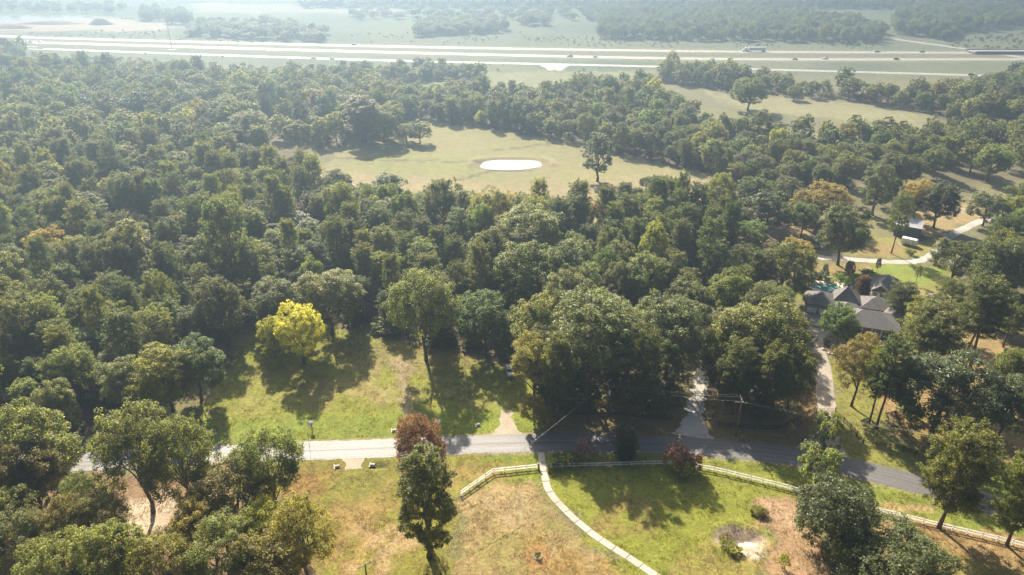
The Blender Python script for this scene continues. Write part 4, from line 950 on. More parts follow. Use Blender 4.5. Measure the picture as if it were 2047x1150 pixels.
# ------------------------------------------------------------------ power line
def pole(u, vb, vt, rz, label, arms=2, can=True):
    b = P(u, vb); h = height_at(b, u, vt); e = tag(empty('power_pole', b, rz), label, 'power pole')
    MB().tube([(0, 0, -.3), (0, 0, h * .5), (0, 0, h)], [.17, .14, .10], 10).build('shaft', M['pole_wood'], e, True); tips = []
    for a in range(arms):
        z = h - .35 - a * .9; rot = 0 if a == 0 else math.pi / 2
        MB().box((.13 if rot else 0, 0 if rot else .13, z), (.1, 2.6, .13) if rot else (2.6, .1, .13)).build('crossarm', M['pole_wood'], e)
        for s in (-1.15, -.45, .45, 1.15):
            x, y = (.13, s) if rot else (s, .13)
            MB().tube([(x, y, z + .06), (x, y, z + .2), (x, y, z + .3)], [.03, .07, .04], 6).build('insulator', M['white'], e)
            if abs(s) > .5 or s > 0: tips.append((a, Matrix.Rotation(rz, 4, 'Z') @ Vector((x, y, z + .3)) + b))
    if can: MB().tube([(.3, -.2, h - 3.4), (.3, -.2, h - 3.3), (.3, -.2, h - 2.6), (.3, -.2, h - 2.5)], [.16, .23, .23, .14], 10).build('transformer', M['white'], e, True)
    return tips
t1 = pole(1211, 850, 762, .9, 'power pole with double crossarm among the dark trees', 2)
t2 = pole(1471, 872, 796, 1.5, 'power pole beside the black fence and gravel driveway', 2, False)
t3 = pole(735, 1172, 1128, .6, 'short power pole standing on the brown lawn', 1, False)
def wires(A, B, sag, group, label):
    for a, b in zip(A, B):
        p = [a.lerp(b, k / 24) - Vector((0, 0, sag * 4 * (k / 24) * (1 - k / 24))) for k in range(25)]
        tag(MB().tube(p, .018, 4, False).build('power_wire', M['wire'], None), label, 'wire', group)
w1a = [p for a, p in t1 if a == 0]; w1b = [p for a, p in t1 if a == 1]; w2a = [p for a, p in t2 if a == 0]; w2b = [p for a, p in t2 if a == 1]; w3 = [p for a, p in t3]
wires(w1a[:2], w3[:2], 1.2, 'wires over the lawn', 'overhead wire from the double crossarm pole over the white fence')
wires(w1b, w2a, .6, 'wires along the road', 'overhead wire between the two roadside power poles')
wires(w2b, [p + Vector((42, -14, 1)) for p in w2b], .8, 'wires past the gravel driveway', 'overhead wire leaving the pole by the gravel driveway')
def small_post(u, vb, vt, label):
    b = P(u, vb); h = height_at(b, u, vt); e = tag(empty('marker_post', b), label, 'post'); MB().tube([(0, 0, -.2), (0, 0, h)], [.045, .035], 6).build('shaft', M['steel'], e); MB().tube([(0, 0, h), (0, 0, h + .1)], [.06, .03], 6).build('cap', M['white'], e)
small_post(619, 892, 858, 'thin metal post at the far road edge'); small_post(1438, 846, 802, 'thin pale post beside the gravel driveway'); small_post(1209, 856, 842, 'short white marker beside the double crossarm pole')
def box_post(u, vb, vt, label):
    b = P(u, vb); h = height_at(b, u, vt); e = tag(empty('bird_box', b), label, 'bird box'); MB().box((0, 0, h * .4), (.14, .14, h * .8 + .3)).build('post', M['pole_wood'], e)
    MB().box((0, 0, h - .25), (.75, .6, .5)).build('house', M['siding'], e); MB().add([(-.5, -.42, h), (.5, -.42, h), (.5, .42, h), (-.5, .42, h), (-.5, 0, h + .28), (.5, 0, h + .28)], [(0, 1, 5, 4), (2, 3, 4, 5), (0, 4, 3), (1, 2, 5), (3, 2, 1, 0)]).build('roof', M['white'], e); MB().box((0, -.31, h - .22), (.12, .02, .12)).build('opening', M['black_wood'], e)
box_post(624, 860, 844, 'white box on a short post on the open lot'); box_post(877, 868, 842, 'white box on a tall post beside the brown oak')
for (u, v, rz, l) in ((745, 931, 0, 'concrete culvert end at the deep roadside hole'), (674, 934, .3, 'concrete culvert end left of the gravel apron'), (788, 862, .2, 'concrete culvert end beside the lot track'), (955, 851, .3, 'concrete culvert end beside the lot driveway')):
    b = P(u, v); e = tag(empty('culvert', (b.x, b.y, -.05), rz), l, 'culvert'); n = 12
    ring = lambda x, r: [(x, r * math.cos(2 * math.pi * k / n), .12 + r * math.sin(2 * math.pi * k / n)) for k in range(n)]
    vs = ring(-.5, .42) + ring(.5, .42) + ring(.5, .32) + ring(-.5, .32); MB().add(vs, [(a * n + k, a * n + (k + 1) % n, ((a + 1) % 4) * n + (k + 1) % n, ((a + 1) % 4) * n + k) for a in range(4) for k in range(n)]).build('pipe', M['stone'], e)
    MB().box((-.55, 0, .1), (.18, 1.5, .5)).build('headwall', M['stone'], e)

# ------------------------------------------------------------------ vehicles
def car(name, loc, heading, paint, label, kind='suv', group=None, k=1.0):
    e = tag(empty(name, (loc[0], loc[1], .06), heading), label, 'truck' if kind == 'pickup' else 'car', group); L, Wd = (5.4, 1.9) if kind == 'pickup' else (4.7, 1.85)
    h = L / 2; base = .35
    if kind == 'suv': prof = [(-h, base), (-h, .95), (-h + .15, 1.05), (-h + .35, 1.62), (-h + .8, 1.72), (.55, 1.70), (1.25, 1.12), (h - .25, .98), (h, .82), (h, base)]
    elif kind == 'pickup': prof = [(-h, base), (-h, 1.02), (-.55, 1.02), (-.45, 1.72), (-.1, 1.80), (.75, 1.78), (1.35, 1.18), (h - .2, 1.06), (h, .9), (h, base)]
    else: prof = [(-h, base), (-h, .85), (-h + .7, .95), (-h + 1.5, 1.38), (.35, 1.42), (1.2, .95), (h - .2, .80), (h, .65), (h, base)]
    tp = max(z for y, z in prof); tap = lambda y, z: 1.0 if z < 1.1 else 1 - .2 * (z - 1.1) / (tp - 1.1 + 1e-6)
    MB().extrude_x(prof, -Wd / 2, Wd / 2, tap).build('body', paint, e)
    roof = [(y, z) for y, z in prof if z > tp - .12]; ys = [y for y, z in roof]; y0, y1 = min(ys), max(ys); fy = 1.25 if kind != 'pickup' else 1.35; fz = 1.14 if kind == 'suv' else (1.2 if kind == 'pickup' else .97)
    wt = Wd / 2 * .82
    MB().add([(-wt, y1 + .02, tp - .06), (wt, y1 + .02, tp - .06), (Wd / 2 * .9, fy - .04, fz + .06), (-Wd / 2 * .9, fy - .04, fz + .06)], [(0, 1, 2, 3)]).build('windscreen', M['glass'], e)
    e.children[-1].location = (0, .03, .03)
    for s in (-1, 1):
        MB().add([(s * (wt + .03), y0 + .1, tp - .1), (s * (wt + .03), y1 - .05, tp - .1), (s * (Wd / 2 + .012), fy - .25, fz + .02), (s * (Wd / 2 + .012), y0 - .05, fz + .02)], [(0, 1, 2, 3)]).build('side_window', M['glass'], e)
        MB().box((s * Wd * .34, h - .03, .72 if kind != 'sedan' else .62), (.36, .1, .16)).build('headlight', M['lamp'], e)
        MB().box((s * Wd * .4, -h, .85), (.2, .06, .22)).build('taillight', M['taillight'], e)
        for y in (h - .95, -h + 1.0):
            t_ = MB().tube([(s * (Wd / 2 - .2), y, .29), (s * (Wd / 2 + .02), y, .29)], .35, 12).build('wheel', M['tyre'], e); MB().tube([(s * (Wd / 2 + .02), y, .29), (s * (Wd / 2 + .035), y, .29)], .2, 8).build('rim', M['steel'], t_)
    MB().box((0, h + .01, .48), (Wd * .92, .12, .18)).build('bumper', M['steel'], e)
    MB().box((0, h + .005, .72 if kind != 'sedan' else .6), (Wd * .4, .06, .2)).build('grille', M['black_wood'], e)
    return e
def paint(n, c): return flat('car_paint_' + n, c, .3, .02, coat=.6)
PS, PW_, PD, PG, PR = paint('silver', (.45, .47, .50)), paint('white', (.75, .75, .74)), paint('dark', (.04, .045, .05)), paint('grey', (.2, .2, .21)), paint('red', (.3, .04, .03))
car('parked_car', P(1019, 747), math.radians(192), PS, 'silver car parked on the shaded edge of the mown lot', 'suv')
def on_line(line, u, v, off=0):
    p = P(u, v); i = min(range(len(line) - 1), key=lambda j: (Vector(line[j]) - Vector(p[:2])).length); d = Vector(line[min(i + 1, len(line) - 1)]) - Vector(line[max(i - 1, 0)])
    d.normalize(); a = Vector(line[i]); q = a + d * (Vector(p[:2]) - a).dot(d); return (q.x - d.y * off, q.y + d.x * off), math.atan2(d.y, d.x) - math.pi / 2
for (l, u, v, off, pt, kd, lab, flip) in ((2, 628, 117, -2, PW_, 'pickup', 'white pickup on the frontage road', 0), (2, 664, 119, -2, PW_, 'sedan', 'white car following the pickup on the frontage road', 0), (0, 708, 91, 2, PG, 'suv', 'grey car on the far highway lanes', 1),
        (1, 1140, 112, -2, PD, 'pickup', 'dark pickup on the near highway lanes', 0), (1, 1190, 114, -2, PW_, 'sedan', 'white car behind the dark pickup', 0), (0, 1748, 103, 2, PG, 'pickup', 'grey truck on the far highway lanes', 1), (0, 1840, 104, 2, PD, 'sedan', 'dark car behind the grey truck', 1),
        (1, 1585, 118, -2, PD, 'sedan', 'dark low car on the near highway lanes', 0), (1, 1646, 117, 2, PS, 'sedan', 'silver car on the near highway lanes', 0), (1, 1786, 118, -2, PD, 'suv', 'dark car alone on the near highway lanes', 0), (2, 1938, 150, -2, PD, 'suv', 'dark car at the end of the frontage road', 0), (1, 64, 85, -2, PW_, 'pickup', 'pale pickup beside the clump at the highway', 0), (1, 78, 85.5, 2, PS, 'sedan', 'silver car beside the pale pickup', 0)):
    p, a = on_line(HWY[l], u, v, off); car('highway_car', p, a + (math.pi if flip else 0), pt, lab, kd)
def lorry():
    p, a = on_line(HWY[0], 1505, 102, 2); e = tag(empty('semi_truck', (p[0], p[1], .05), a + math.pi), 'white semi truck with long box trailer on the highway', 'truck')
    MB().box((0, -2.5, 2.55), (2.6, 16.0, 2.9)).build('trailer', M['white'], e); MB().box((0, -2.5, 1.0), (1.2, 15.0, .2)).build('chassis', M['steel'], e)
    MB().extrude_x([(6.2, .6), (6.2, 3.7), (7.4, 3.9), (8.3, 3.0), (8.6, 2.1), (10.6, 1.75), (10.9, 1.4), (10.9, .6)], -1.25, 1.25).build('cab', PW_, e)
    MB().add([(-1.1, 8.36, 2.9), (1.1, 8.36, 2.9), (1.1, 8.66, 2.15), (-1.1, 8.66, 2.15)], [(0, 1, 2, 3)]).build('windscreen', M['glass'], e)
    for y in (-9.2, -8.0, 5.2, 6.4, 10.0):
        for s in (-1, 1):
            t_ = MB().tube([(s * .75, y, .5), (s * 1.25, y, .5)], .52, 12).build('wheel', M['tyre'], e); MB().tube([(s * 1.25, y, .5), (s * 1.28, y, .5)], .28, 8).build('rim', M['steel'], t_)
lorry()
def trailer():
    a = P(1799, 488); b = P(1829, 495); c = (a + b) / 2; rz = math.atan2(b.y - a.y, b.x - a.x); e = tag(empty('cargo_trailer', c, rz), 'white enclosed cargo trailer parked beside the dark green shed', 'trailer'); L = 4.8
    MB().add(*(lambda m: (m.v, m.f))(MB().box((0, 1.0, 1.5), (L, 2.1, 2.0)))).build('body', M['white'], e); MB().box((0, 1.0, 2.53), (L - .1, 1.9, .08)).build('roof', M['white'], e)
    MB().add([(L / 2, 0, .5), (L / 2, 2, .5), (L / 2 + .5, 1, .5), (L / 2, 0, 2.4), (L / 2, 2, 2.4), (L / 2 + .35, 1, 2.3)], [(0, 2, 5, 3), (2, 1, 4, 5), (3, 5, 4), (0, 1, 2)]).build('nose', M['white'], e)
    for x in (-.75, .15):
        for y in (-.08, 2.08):
            t_ = MB().tube([(x, y - .12, .35), (x, y + .12, .35)], .35, 12).build('wheel', M['tyre'], e); MB().tube([(x, y - .14, .35), (x, y + .14, .35)], .18, 8).build('rim', M['steel'], t_)
        MB().box((x, -.1, .78), (.85, .2, .1)).build('fender', M['steel'], e)
    MB().box((L / 2 + .9, 1, .45), (1.6, .12, .12)).build('tongue', M['steel'], e); MB().box((1.6, -.06, 1.4), (.75, .03, 1.6)).build('side_door', M['siding'], e)
trailer()
for (u, v, pt, lab) in ((246, 37.5, PW_, 'white vehicle parked in the sandy yard, first of three'), (255, 37.5, PW_, 'white vehicle parked in the sandy yard, middle of three'), (264, 38, PW_, 'white vehicle parked in the sandy yard, last of three'), (348, 48, PW_, 'white vehicle under the yard trees')):
    car('yard_vehicle', P(u, v), 1.2, pt, lab, 'pickup')

# ------------------------------------------------------------------ buildings
def hip_roof(mb, x0, x1, y0, y1, ez, rzt, ov=.45, gable=False, axis='x'):
    x0 -= ov; x1 += ov; y0 -= ov; y1 += ov; w, d = x1 - x0, y1 - y0; t = .18
    if axis == 'x': k = 0 if gable else min(d / 2, w / 2 - .01); r = [(x0 + k, (y0 + y1) / 2, rzt), (x1 - k, (y0 + y1) / 2, rzt)]
    else: k = 0 if gable else min(w / 2, d / 2 - .01); r = [((x0 + x1) / 2, y0 + k, rzt), ((x0 + x1) / 2, y1 - k, rzt)]
    b = [(x0, y0, ez - t), (x1, y0, ez - t), (x1, y1, ez - t), (x0, y1, ez - t)]; e = [(x0, y0, ez), (x1, y0, ez), (x1, y1, ez), (x0, y1, ez)]
    f = [(3, 2, 1, 0)] + [(i, (i + 1) % 4, 4 + (i + 1) % 4, 4 + i) for i in range(4)]
    if axis == 'x': f += [(4, 5, 9, 8), (5, 6, 9), (6, 7, 8, 9), (7, 4, 8)]
    else: f += [(4, 5, 8), (5, 6, 9, 8), (6, 7, 9), (7, 4, 8, 9)]
    return mb.add(b + e + r, f)
def window(root, x, y, z, w, h, face, frame='white'):
    """face: 'S','N','E','W' outward side"""
    ax = face in 'SN'; s = {'S': -1, 'N': 1, 'E': 1, 'W': -1}[face]
    d = lambda t, o, ww, hh: ((x, y + s * o, z) if ax else (x + s * o, y, z), (ww, t, hh) if ax else (t, ww, hh))
    f = MB().box(*d(.10, .03, w, h)).build('window', M[frame], root)
    for q in (-1, 1):
        c, dm = d(.06, .07, w / 2 - .12, h - .2); c = (c[0] + (q * w / 4 if ax else 0), c[1] + (0 if ax else q * w / 4), c[2]); MB().box(c, dm).build('pane', M['glass'], f)
    c, dm = d(.16, .08, w + .2, .08); MB().box((c[0], c[1], z - h / 2 - .04), dm).build('sill', M[frame], f)
H = empty('ranch_house', P(1700, 640), math.radians(-20)); tag(H, 'sprawling brick house with grey hipped shingle roofs', 'house')
def block(root, x0, x1, y0, y1, ez, rzt, wall='brick', roof='roof', **kw):
    MB().box(((x0 + x1) / 2, (y0 + y1) / 2, ez / 2 - .1), (x1 - x0, y1 - y0, ez + .15)).build('wall', M[wall], root); return hip_roof(MB(), x0, x1, y0, y1, ez, rzt, **kw).build('roof', M[roof], root)
block(H, -12.4, -4.2, 1.0, 9.2, 2.9, 5.5)
block(H, -4.6, 1.6, -2.2, 4.6, 2.88, 5.0)
block(H, -3.0, 11.5, -8.6, 1.6, 2.85, 5.7)
block(H, -5.2, 2.4, 4.2, 11.6, 3.0, 6.9)
block(H, 2.6, 11.0, 3.6, 11.0, 2.92, 5.3)
block(H, 8.9, 13.6, -1.8, 5.0, 2.86, 4.9, axis='y')
for x in (-10.6, -7.4):
    g_ = MB().box((x, .93, 1.15), (2.7, .1, 2.25)).build('garage_door', M['white'], H)
    for zz in (.35, .9, 1.45): MB().box((x, .87, zz), (2.5, .04, .46)).build('panel', M['white'], g_)
    for q in range(4): MB().box((x - .93 + q * .62, .87, 1.98), (.5, .05, .34)).build('pane', M['glass'], g_)
for x in (-1.5, 1.2, 5.6, 8.2, 10.2): window(H, x, -8.6, 1.5, 1.3, 1.5, 'S')
dr = MB().box((3.4, -8.63, 1.05), (1.1, .1, 2.15)).build('door', M['pine_board'], H); MB().tube([(3.8, -8.70, 1.05), (3.8, -8.76, 1.05)], .05, 8).build('handle', M['steel'], dr)
for x in (2.2, 4.6, 7.0): MB().box((x, -9.0, 1.35), (.28, .28, 2.7)).build('column', M['white'], H)
window(H, -12.4, 5, 1.5, 1.2, 1.3, 'W'); window(H, 5, 11.0, 1.5, 1.8, 1.4, 'N'); window(H, 11.0, 7, 1.5, 1.4, 1.4, 'E'); window(H, -5.2, 10, 1.5, 1.2, 1.4, 'W')
MB().box((-2.0, 8.5, 6.3), (.5, .5, .5)).build('vent', M['roof'], H); MB().tube([(4.5, 7.3, 5.0), (4.5, 7.3, 6.3)], .12, 8).build('vent_pipe', M['steel'], H)
PH = empty('pool_house', P(1700, 640), math.radians(-20)); tag(PH, 'cream pool house with dark grey gabled roof', 'house')
PH.location = H.matrix_basis @ Vector((0, 0, 0))
block(PH, 7.2, 14.2, 19.0, 27.0, 3.1, 6.0, 'siding', axis='y')
MB().box((8.4, 17.9, 1.5), (4.0, 2.4, 3.2)).build('porch_wall', M['siding'], PH); hip_roof(MB(), 6.4, 10.4, 16.7, 20.4, 3.06, 4.9, gable=True, axis='y').build('porch_roof', M['roof'], PH)
for x in (7.4, 9.2): window(PH, x, 16.7, 1.6, 1.0, 1.7, 'S')
window(PH, 12.4, 19.0, 1.6, 1.4, 1.5, 'S'); window(PH, 14.2, 23, 1.6, 1.4, 1.4, 'E'); d2 = MB().box((8.3, 16.64, 1.1), (.8, .08, 2.1)).build('door', M['white'], PH)
def house_pt(x, y, z=0): return H.location + Matrix.Rotation(math.radians(-20), 4, 'Z') @ Vector((x, y, z))
def patio(name, poly, z, mat, label, cat):
    me = bpy.data.meshes.new(name); me.from_pydata([tuple(house_pt(x, y, z)) for x, y in poly], [], [tuple(range(len(poly)))]); me.update(); return S(link(name, me, None, M[mat]), label, cat)
patio('pool_patio', [(-11.5, 15), (-5.8, 11.9), (8.8, 11.4), (8.4, 16.4), (4.5, 21), (1.0, 25.5), (-4, 25.8), (-9.5, 24.5), (-12.5, 20)], .05, 'patio', 'pale stone patio round the swimming pool', 'patio')
patio('parking_pad', [(-13.5, .5), (-3.4, .6), (-3.3, -5.6), (-7.2, -8.4), (-13.2, -4.8), (-13.8, -2)], .03, 'concrete', 'concrete parking pad in front of the garage', 'driveway')
pool = tag(empty('swimming_pool', house_pt(-5.2, 19.6), math.radians(-28)), 'curved turquoise swimming pool beside the house', 'pool')
pl = [(5.2 * math.cos(a) * (1 + .16 * math.cos(2 * a + .5)), 2.9 * math.sin(a) * (1 + .22 * math.sin(a + 1.1))) for a in [2 * math.pi * k / 40 for k in range(40)]]
MB().prism(pl, .03, .09).build('water', M['pool'], pool)
n = len(pl); cp = [(x * 1.09, y * 1.12) for x, y in pl]; MB().add([(x, y, .14) for x, y in pl] + [(x, y, .14) for x, y in cp] + [(x, y, .0) for x, y in pl] + [(x, y, .0) for x, y in cp], [f for k in range(n) for f in ((k, (k + 1) % n, n + (k + 1) % n, n + k), (n + k, n + (k + 1) % n, 3 * n + (k + 1) % n, 3 * n + k), (2 * n + k, 2 * n + (k + 1) % n, (k + 1) % n, k))]).build('coping', M['stone'], pool)
sp_ = tag(empty('stone_spa', house_pt(.6, 23.2)), 'round raised stone spa at the end of the pool', 'spa'); n = 20
MB().add([(r * math.cos(2 * math.pi * k / n), r * math.sin(2 * math.pi * k / n), z) for r, z in ((1.7, 0), (1.6, .7), (1.15, .7), (1.15, .3)) for k in range(n)], [(a * n + k, a * n + (k + 1) % n, (a + 1) * n + (k + 1) % n, (a + 1) * n + k) for a in range(3) for k in range(n)]).build('wall', M['stone'], sp_)
MB().prism([(1.14 * math.cos(2 * math.pi * k / n), 1.14 * math.sin(2 * math.pi * k / n)) for k in range(n)], .3, .5).build('water', M['pool'], sp_)
gz = tag(empty('gazebo', P(1868, 612)), 'round gazebo with grey conical roof on a pale deck', 'gazebo'); n = 8
MB().prism([(3.2 * math.cos(2 * math.pi * k / n), 3.2 * math.sin(2 * math.pi * k / n)) for k in range(n)], -.05, .25).build('deck', M['patio'], gz)
for k in range(n): a = 2 * math.pi * k / n; MB().box((2.4 * math.cos(a), 2.4 * math.sin(a), 1.5), (.16, .16, 2.6)).build('post', M['white'], gz)
MB().add([(3.0 * math.cos(2 * math.pi * k / n), 3.0 * math.sin(2 * math.pi * k / n), 2.75) for k in range(n)] + [(0, 0, 4.3)], [tuple(range(n - 1, -1, -1))] + [(k, (k + 1) % n, n) for k in range(n)]).build('roof', M['roof'], gz)
# shed
a, b, c = P(1791, 449, 4.4), P(1840, 458, 4.4), P(1805, 438, 4.9); rz = math.atan2(b.y - a.y, b.x - a.x); L = (b - a).length; D = 7.5
SH = tag(empty('metal_shed', (a.x, a.y, 0), rz), 'dark green metal shed with flat pale roof', 'shed')
MB().box((L / 2, D / 2, 2.2), (L, D, 4.5)).build('wall', M['shedwall'], SH)
rf = MB().add([(-.4, -.5, 4.48), (L + .4, -.5, 4.48), (L + .4, D + .4, 5.00), (-.4, D + .4, 5.00), (-.4, -.5, 4.64), (L + .4, -.5, 4.64), (L + .4, D + .4, 5.16), (-.4, D + .4, 5.16)], [(3, 2, 1, 0), (4, 5, 6, 7), (0, 1, 5, 4), (1, 2, 6, 5), (2, 3, 7, 6), (3, 0, 4, 7)]).build('roof', M['shedroof'], SH)
k_ = 0.0
while k_ < L + .7: MB().add([(-.35 + k_, -.5, 4.65), (-.29 + k_, -.5, 4.65), (-.29 + k_, D + .4, 5.17), (-.35 + k_, D + .4, 5.17), (-.35 + k_, -.5, 4.69), (-.29 + k_, -.5, 4.69), (-.29 + k_, D + .4, 5.21), (-.35 + k_, D + .4, 5.21)], [(4, 5, 6, 7), (0, 1, 5, 4), (1, 2, 6, 5), (3, 0, 4, 7)]).build('seam', M['shedroof'], rf); k_ += .9
for y in (2.0, 5.4): MB().box((L + .03, y, 1.3), (.06, 2.6, 3.2)).build('door', M['black_wood'], SH)
# red roofed house
a, b = P(1628, 468, 3), P(1690, 474, 3); rz = math.atan2(b.y - a.y, b.x - a.x)
RH = tag(empty('red_roofed_house', (a.x, a.y, 0), rz), 'house with red metal roof and shaded porch half hidden by trees', 'house'); L = (b - a).length + 2
block(RH, .8, L, 3.0, 11.0, 2.9, 5.6, 'siding', 'redroof', gable=True)
MB().add([(-.3, -.3, 2.7), (L + .4, -.3, 2.7), (L + .4, 2.9, 3.25), (-.3, 2.9, 3.25), (-.3, -.3, 2.82), (L + .4, -.3, 2.82), (L + .4, 2.9, 3.37), (-.3, 2.9, 3.37)], [(3, 2, 1, 0), (4, 5, 6, 7), (0, 1, 5, 4), (1, 2, 6, 5), (2, 3, 7, 6), (3, 0, 4, 7)]).build('porch_roof', M['redroof'], RH)
for k in range(5): MB().box((.1 + k * (L - .2) / 4, 0, 1.35), (.16, .16, 2.7)).build('post', M['pole_wood'], RH)
MB().box((L / 2, 1.4, .1), (L, 2.9, .25)).build('porch_floor', M['patio'], RH)
for x in (2.2, 5.2, 8.2): window(RH, x, 3.0, 1.6, 1.2, 1.3, 'S')
car('parked_car', P(1640, 496), 1.9, PG, 'grey car parked in front of the red roofed house porch', 'suv')
# small sheds
def small_shed(name, u, v, rz, w, d, h, wall, roof, label):
    e = tag(empty(name, P(u, v), rz), label, 'shed'); MB().box((0, 0, h / 2), (w, d, h + .05)).build('wall', M[wall], e); hip_roof(MB(), -w / 2, w / 2, -d / 2, d / 2, h, h + .9, .25, True, 'x').build('roof', M[roof], e); MB().box((0, -d / 2 - .02, .95), (1.0, .06, 1.9)).build('door', M['black_wood'], e)
small_shed('small_shed', 1340, 408, -.5, 3.4, 2.8, 2.2, 'shedwall', 'shedroof', 'small pale roofed shed at the pasture edge')
small_shed('small_shed', 2018, 414, -.2, 5.5, 3.5, 2.4, 'siding', 'shedroof', 'pale green roofed shed beside the sandy field lane')
small_shed('hidden_cottage', 1434, 502, -.3, 7.0, 5.0, 2.7, 'siding', 'shedroof', 'pale roofed cottage half hidden in the wood')
# mulched bed edging and boulders
bd = tag(empty('brick_edging', bed), 'low brick edging round the mulched front garden bed', 'edging')
bm_ = MB().box((0, 0, 0), (.5, .22, .24)).mesh('brick'); bm_.materials.append(M['brick'])
for k in range(44):
    t = math.pi * (.80 + 1.15 * k / 43); o = link('brick', bm_, bd); o.location = (6.6 * math.cos(t), 5.1 * math.sin(t), .08); o.rotation_euler.z = math.atan2(5.1 * math.cos(t), -6.6 * math.sin(t)) + random.gauss(0, .06)
def rock(u, v, r, label, group=None, mat='stone', off=(0, 0)):
    rr = np.random.default_rng(int(u * 7 + v)); bm = bmesh.new(); bmesh.ops.create_icosphere(bm, subdivisions=2, radius=r)
    for vv in bm.verts: vv.co *= 1 + rr.normal() * .12; vv.co.z *= .62
    me = bpy.data.meshes.new('boulder'); bm.to_mesh(me); bm.free(); o = link('boulder', me, None, M[mat]); p = P(u, v); o.location = (p.x + off[0], p.y + off[1], float(relief(np.array([p.x]), np.array([p.y]))[0]) + r * .25); o.rotation_euler.z = rr.uniform(0, 6); tag(o, label, 'boulder', group)
for (u, v) in ((1656, 707), (1664, 709), (1645, 699), (1699, 683), (1706, 684)): rock(u, v, .5, 'pale boulder at the rim of the mulched front garden bed', 'boulders of the garden bed')
for k in range(9): rock(1791 + k * 2.6, 487 + k * 1.7, .3, 'pale stone in the row on the lane lawn', 'stones in the row on the lane lawn')
for k in range(16):
    a = 2 * math.pi * k / 16; rock(1478, 1078, random.uniform(.2, .42), 'rough stone on the rim of the dug out pit', 'stones round the dug out pit', off=(4.9 * math.cos(a) * random.uniform(.9, 1.1), 3.5 * math.sin(a) * random.uniform(.9, 1.1)))
ringp = tag(empty('stone_ring', P(1075, 1113)), 'small ring of stones round a plant on the brown lawn', 'planter')
for k in range(12): a = 2 * math.pi * k / 12; o = MB().box((0, 0, .06), (.26, .2, .2), 0, .75).build('stone', M['stone'], ringp); o.location = (.75 * math.cos(a), .75 * math.sin(a), 0); o.rotation_euler.z = a + 1.57
T('s0', 1075, 1114, 1104, 12, 'green', 'small plant inside the stone ring on the brown lawn')
for (u, v, w, m, l) in ((1452, 1090, 34, 'ygreen', 'weedy yellow green shrub on the left bank of the pit'), (1468, 1102, 30, 'ygreen', 'weedy low shrub in front of the pit'), (1446, 1078, 24, 'olive', 'olive weed clump on the upper bank of the pit'), (1512, 1022, 30, 'ygreen', 'yellow green weed clump on the lawn above the pit'), (1526, 1027, 20, 'olive', 'olive weed clump beside the bare soil')):
    T(random.choice(['s0', 's1', 's2']), u, v + 3, v - 8, w, m, l)
# dead trees
def snag(u, vb, vt, label, lean=.05, seed=1):
    b = P(u, vb); h = height_at(b, u, vt); r = np.random.default_rng(seed); e = tag(empty('dead_tree', b), label, 'tree'); top = (lean * h, 0, h); tp = bend_path((0, 0, -.2), top, r, 6, .03); MB().tube(tp, [.3, .24, .2, .17, .13, .09, .04], 7).build('trunk', M['palebark' if seed > 1 else 'bark'], e, True)
    for k in range(7):
        j = int(r.integers(3, 6)); a = r.uniform(0, 6.28); q = np.array(tp[j]) + np.array([math.cos(a), math.sin(a), .7]) * r.uniform(.8, 2.2); MB().tube(bend_path(tp[j], q, r, 3, .15), [.07, .05, .035, .015], 5).build('branch', M['palebark' if seed > 1 else 'bark'], e)
snag(1364, 418, 346, 'bare dead trunk at the edge of the pasture', .12, 1); snag(110, 865, 798, 'bleached dead tree at the road edge of the wood', -.05, 3)
# brush pile / cattle feeder by the pasture shed
# highway furniture
mast = P(344, 99.5); e = tag(empty('light_mast', mast), 'tall highway light mast between the carriageways', 'light mast'); MB().tube([(0, 0, -.2), (0, 0, 18), (0, 0, 42)], [.38, .28, .16], 10).build('shaft', M['steel'], e, True); n = 10
MB().tube([(1.6 * math.cos(2 * math.pi * k / n), 1.6 * math.sin(2 * math.pi * k / n), 41.5) for k in range(n + 1)], .1, 5, False).build('ring', M['steel'], e)
for k in range(6): a = k * math.pi / 3; MB().box((1.7 * math.cos(a), 1.7 * math.sin(a), 41.2), (.7, .5, .35), a).build('lamp_head', M['steel'], e)
MB().prism([(4 * math.cos(2 * math.pi * k / 16), 3 * math.sin(2 * math.pi * k / 16)) for k in range(16)], -.05, .12).build('base', M['highway'], e)
br = tag(empty('highway_bridge', P(2035, 106)), 'low concrete highway bridge with dark underside', 'bridge')
MB().box((0, 0, 1.2), (90, 16, 1.0)).build('deck', M['highway'], br)
for s in (-1, 1):
    MB().box((0, s * 8.1, 2.1), (90, .35, .9)).build('parapet', M['highway'], br)
for x in (-38, -12, 14, 40): MB().box((x, 0, .35), (1.4, 13, .8)).build('pier', M['highway'], br)
# sandy yard: spoil heaps
def heap(u, v, rx, ry, h, mat, label):
    n = 24; rr = np.random.default_rng(int(u)); vs = [(0, 0, h)]; rings = ((.35, .82), (.7, .4), (1.0, -.1))
    for f, z in rings:
        for k in range(n): a = 2 * math.pi * k / n; j = 1 + rr.normal() * .07; vs.append((rx * f * j * math.cos(a), ry * f * j * math.sin(a), h * z * (1 + rr.normal() * .05)))
    fs = [(0, 1 + k, 1 + (k + 1) % n) for k in range(n)] + [(1 + a * n + k, 1 + (a + 1) * n + k, 1 + (a + 1) * n + (k + 1) % n, 1 + a * n + (k + 1) % n) for a in range(2) for k in range(n)]
    o = MB().add(vs, fs).build('spoil_heap', M[mat], None, True); p = P(u, v); o.location = p; tag(o, label, 'heap')
heap(1500, 1096, 2.1, 1.5, .45, 'sand', 'pale sand spill at the mouth of the dug out pit'); heap(1508, 1112, 1.2, .9, .25, 'sand', 'low sand fan below the dug out pit')
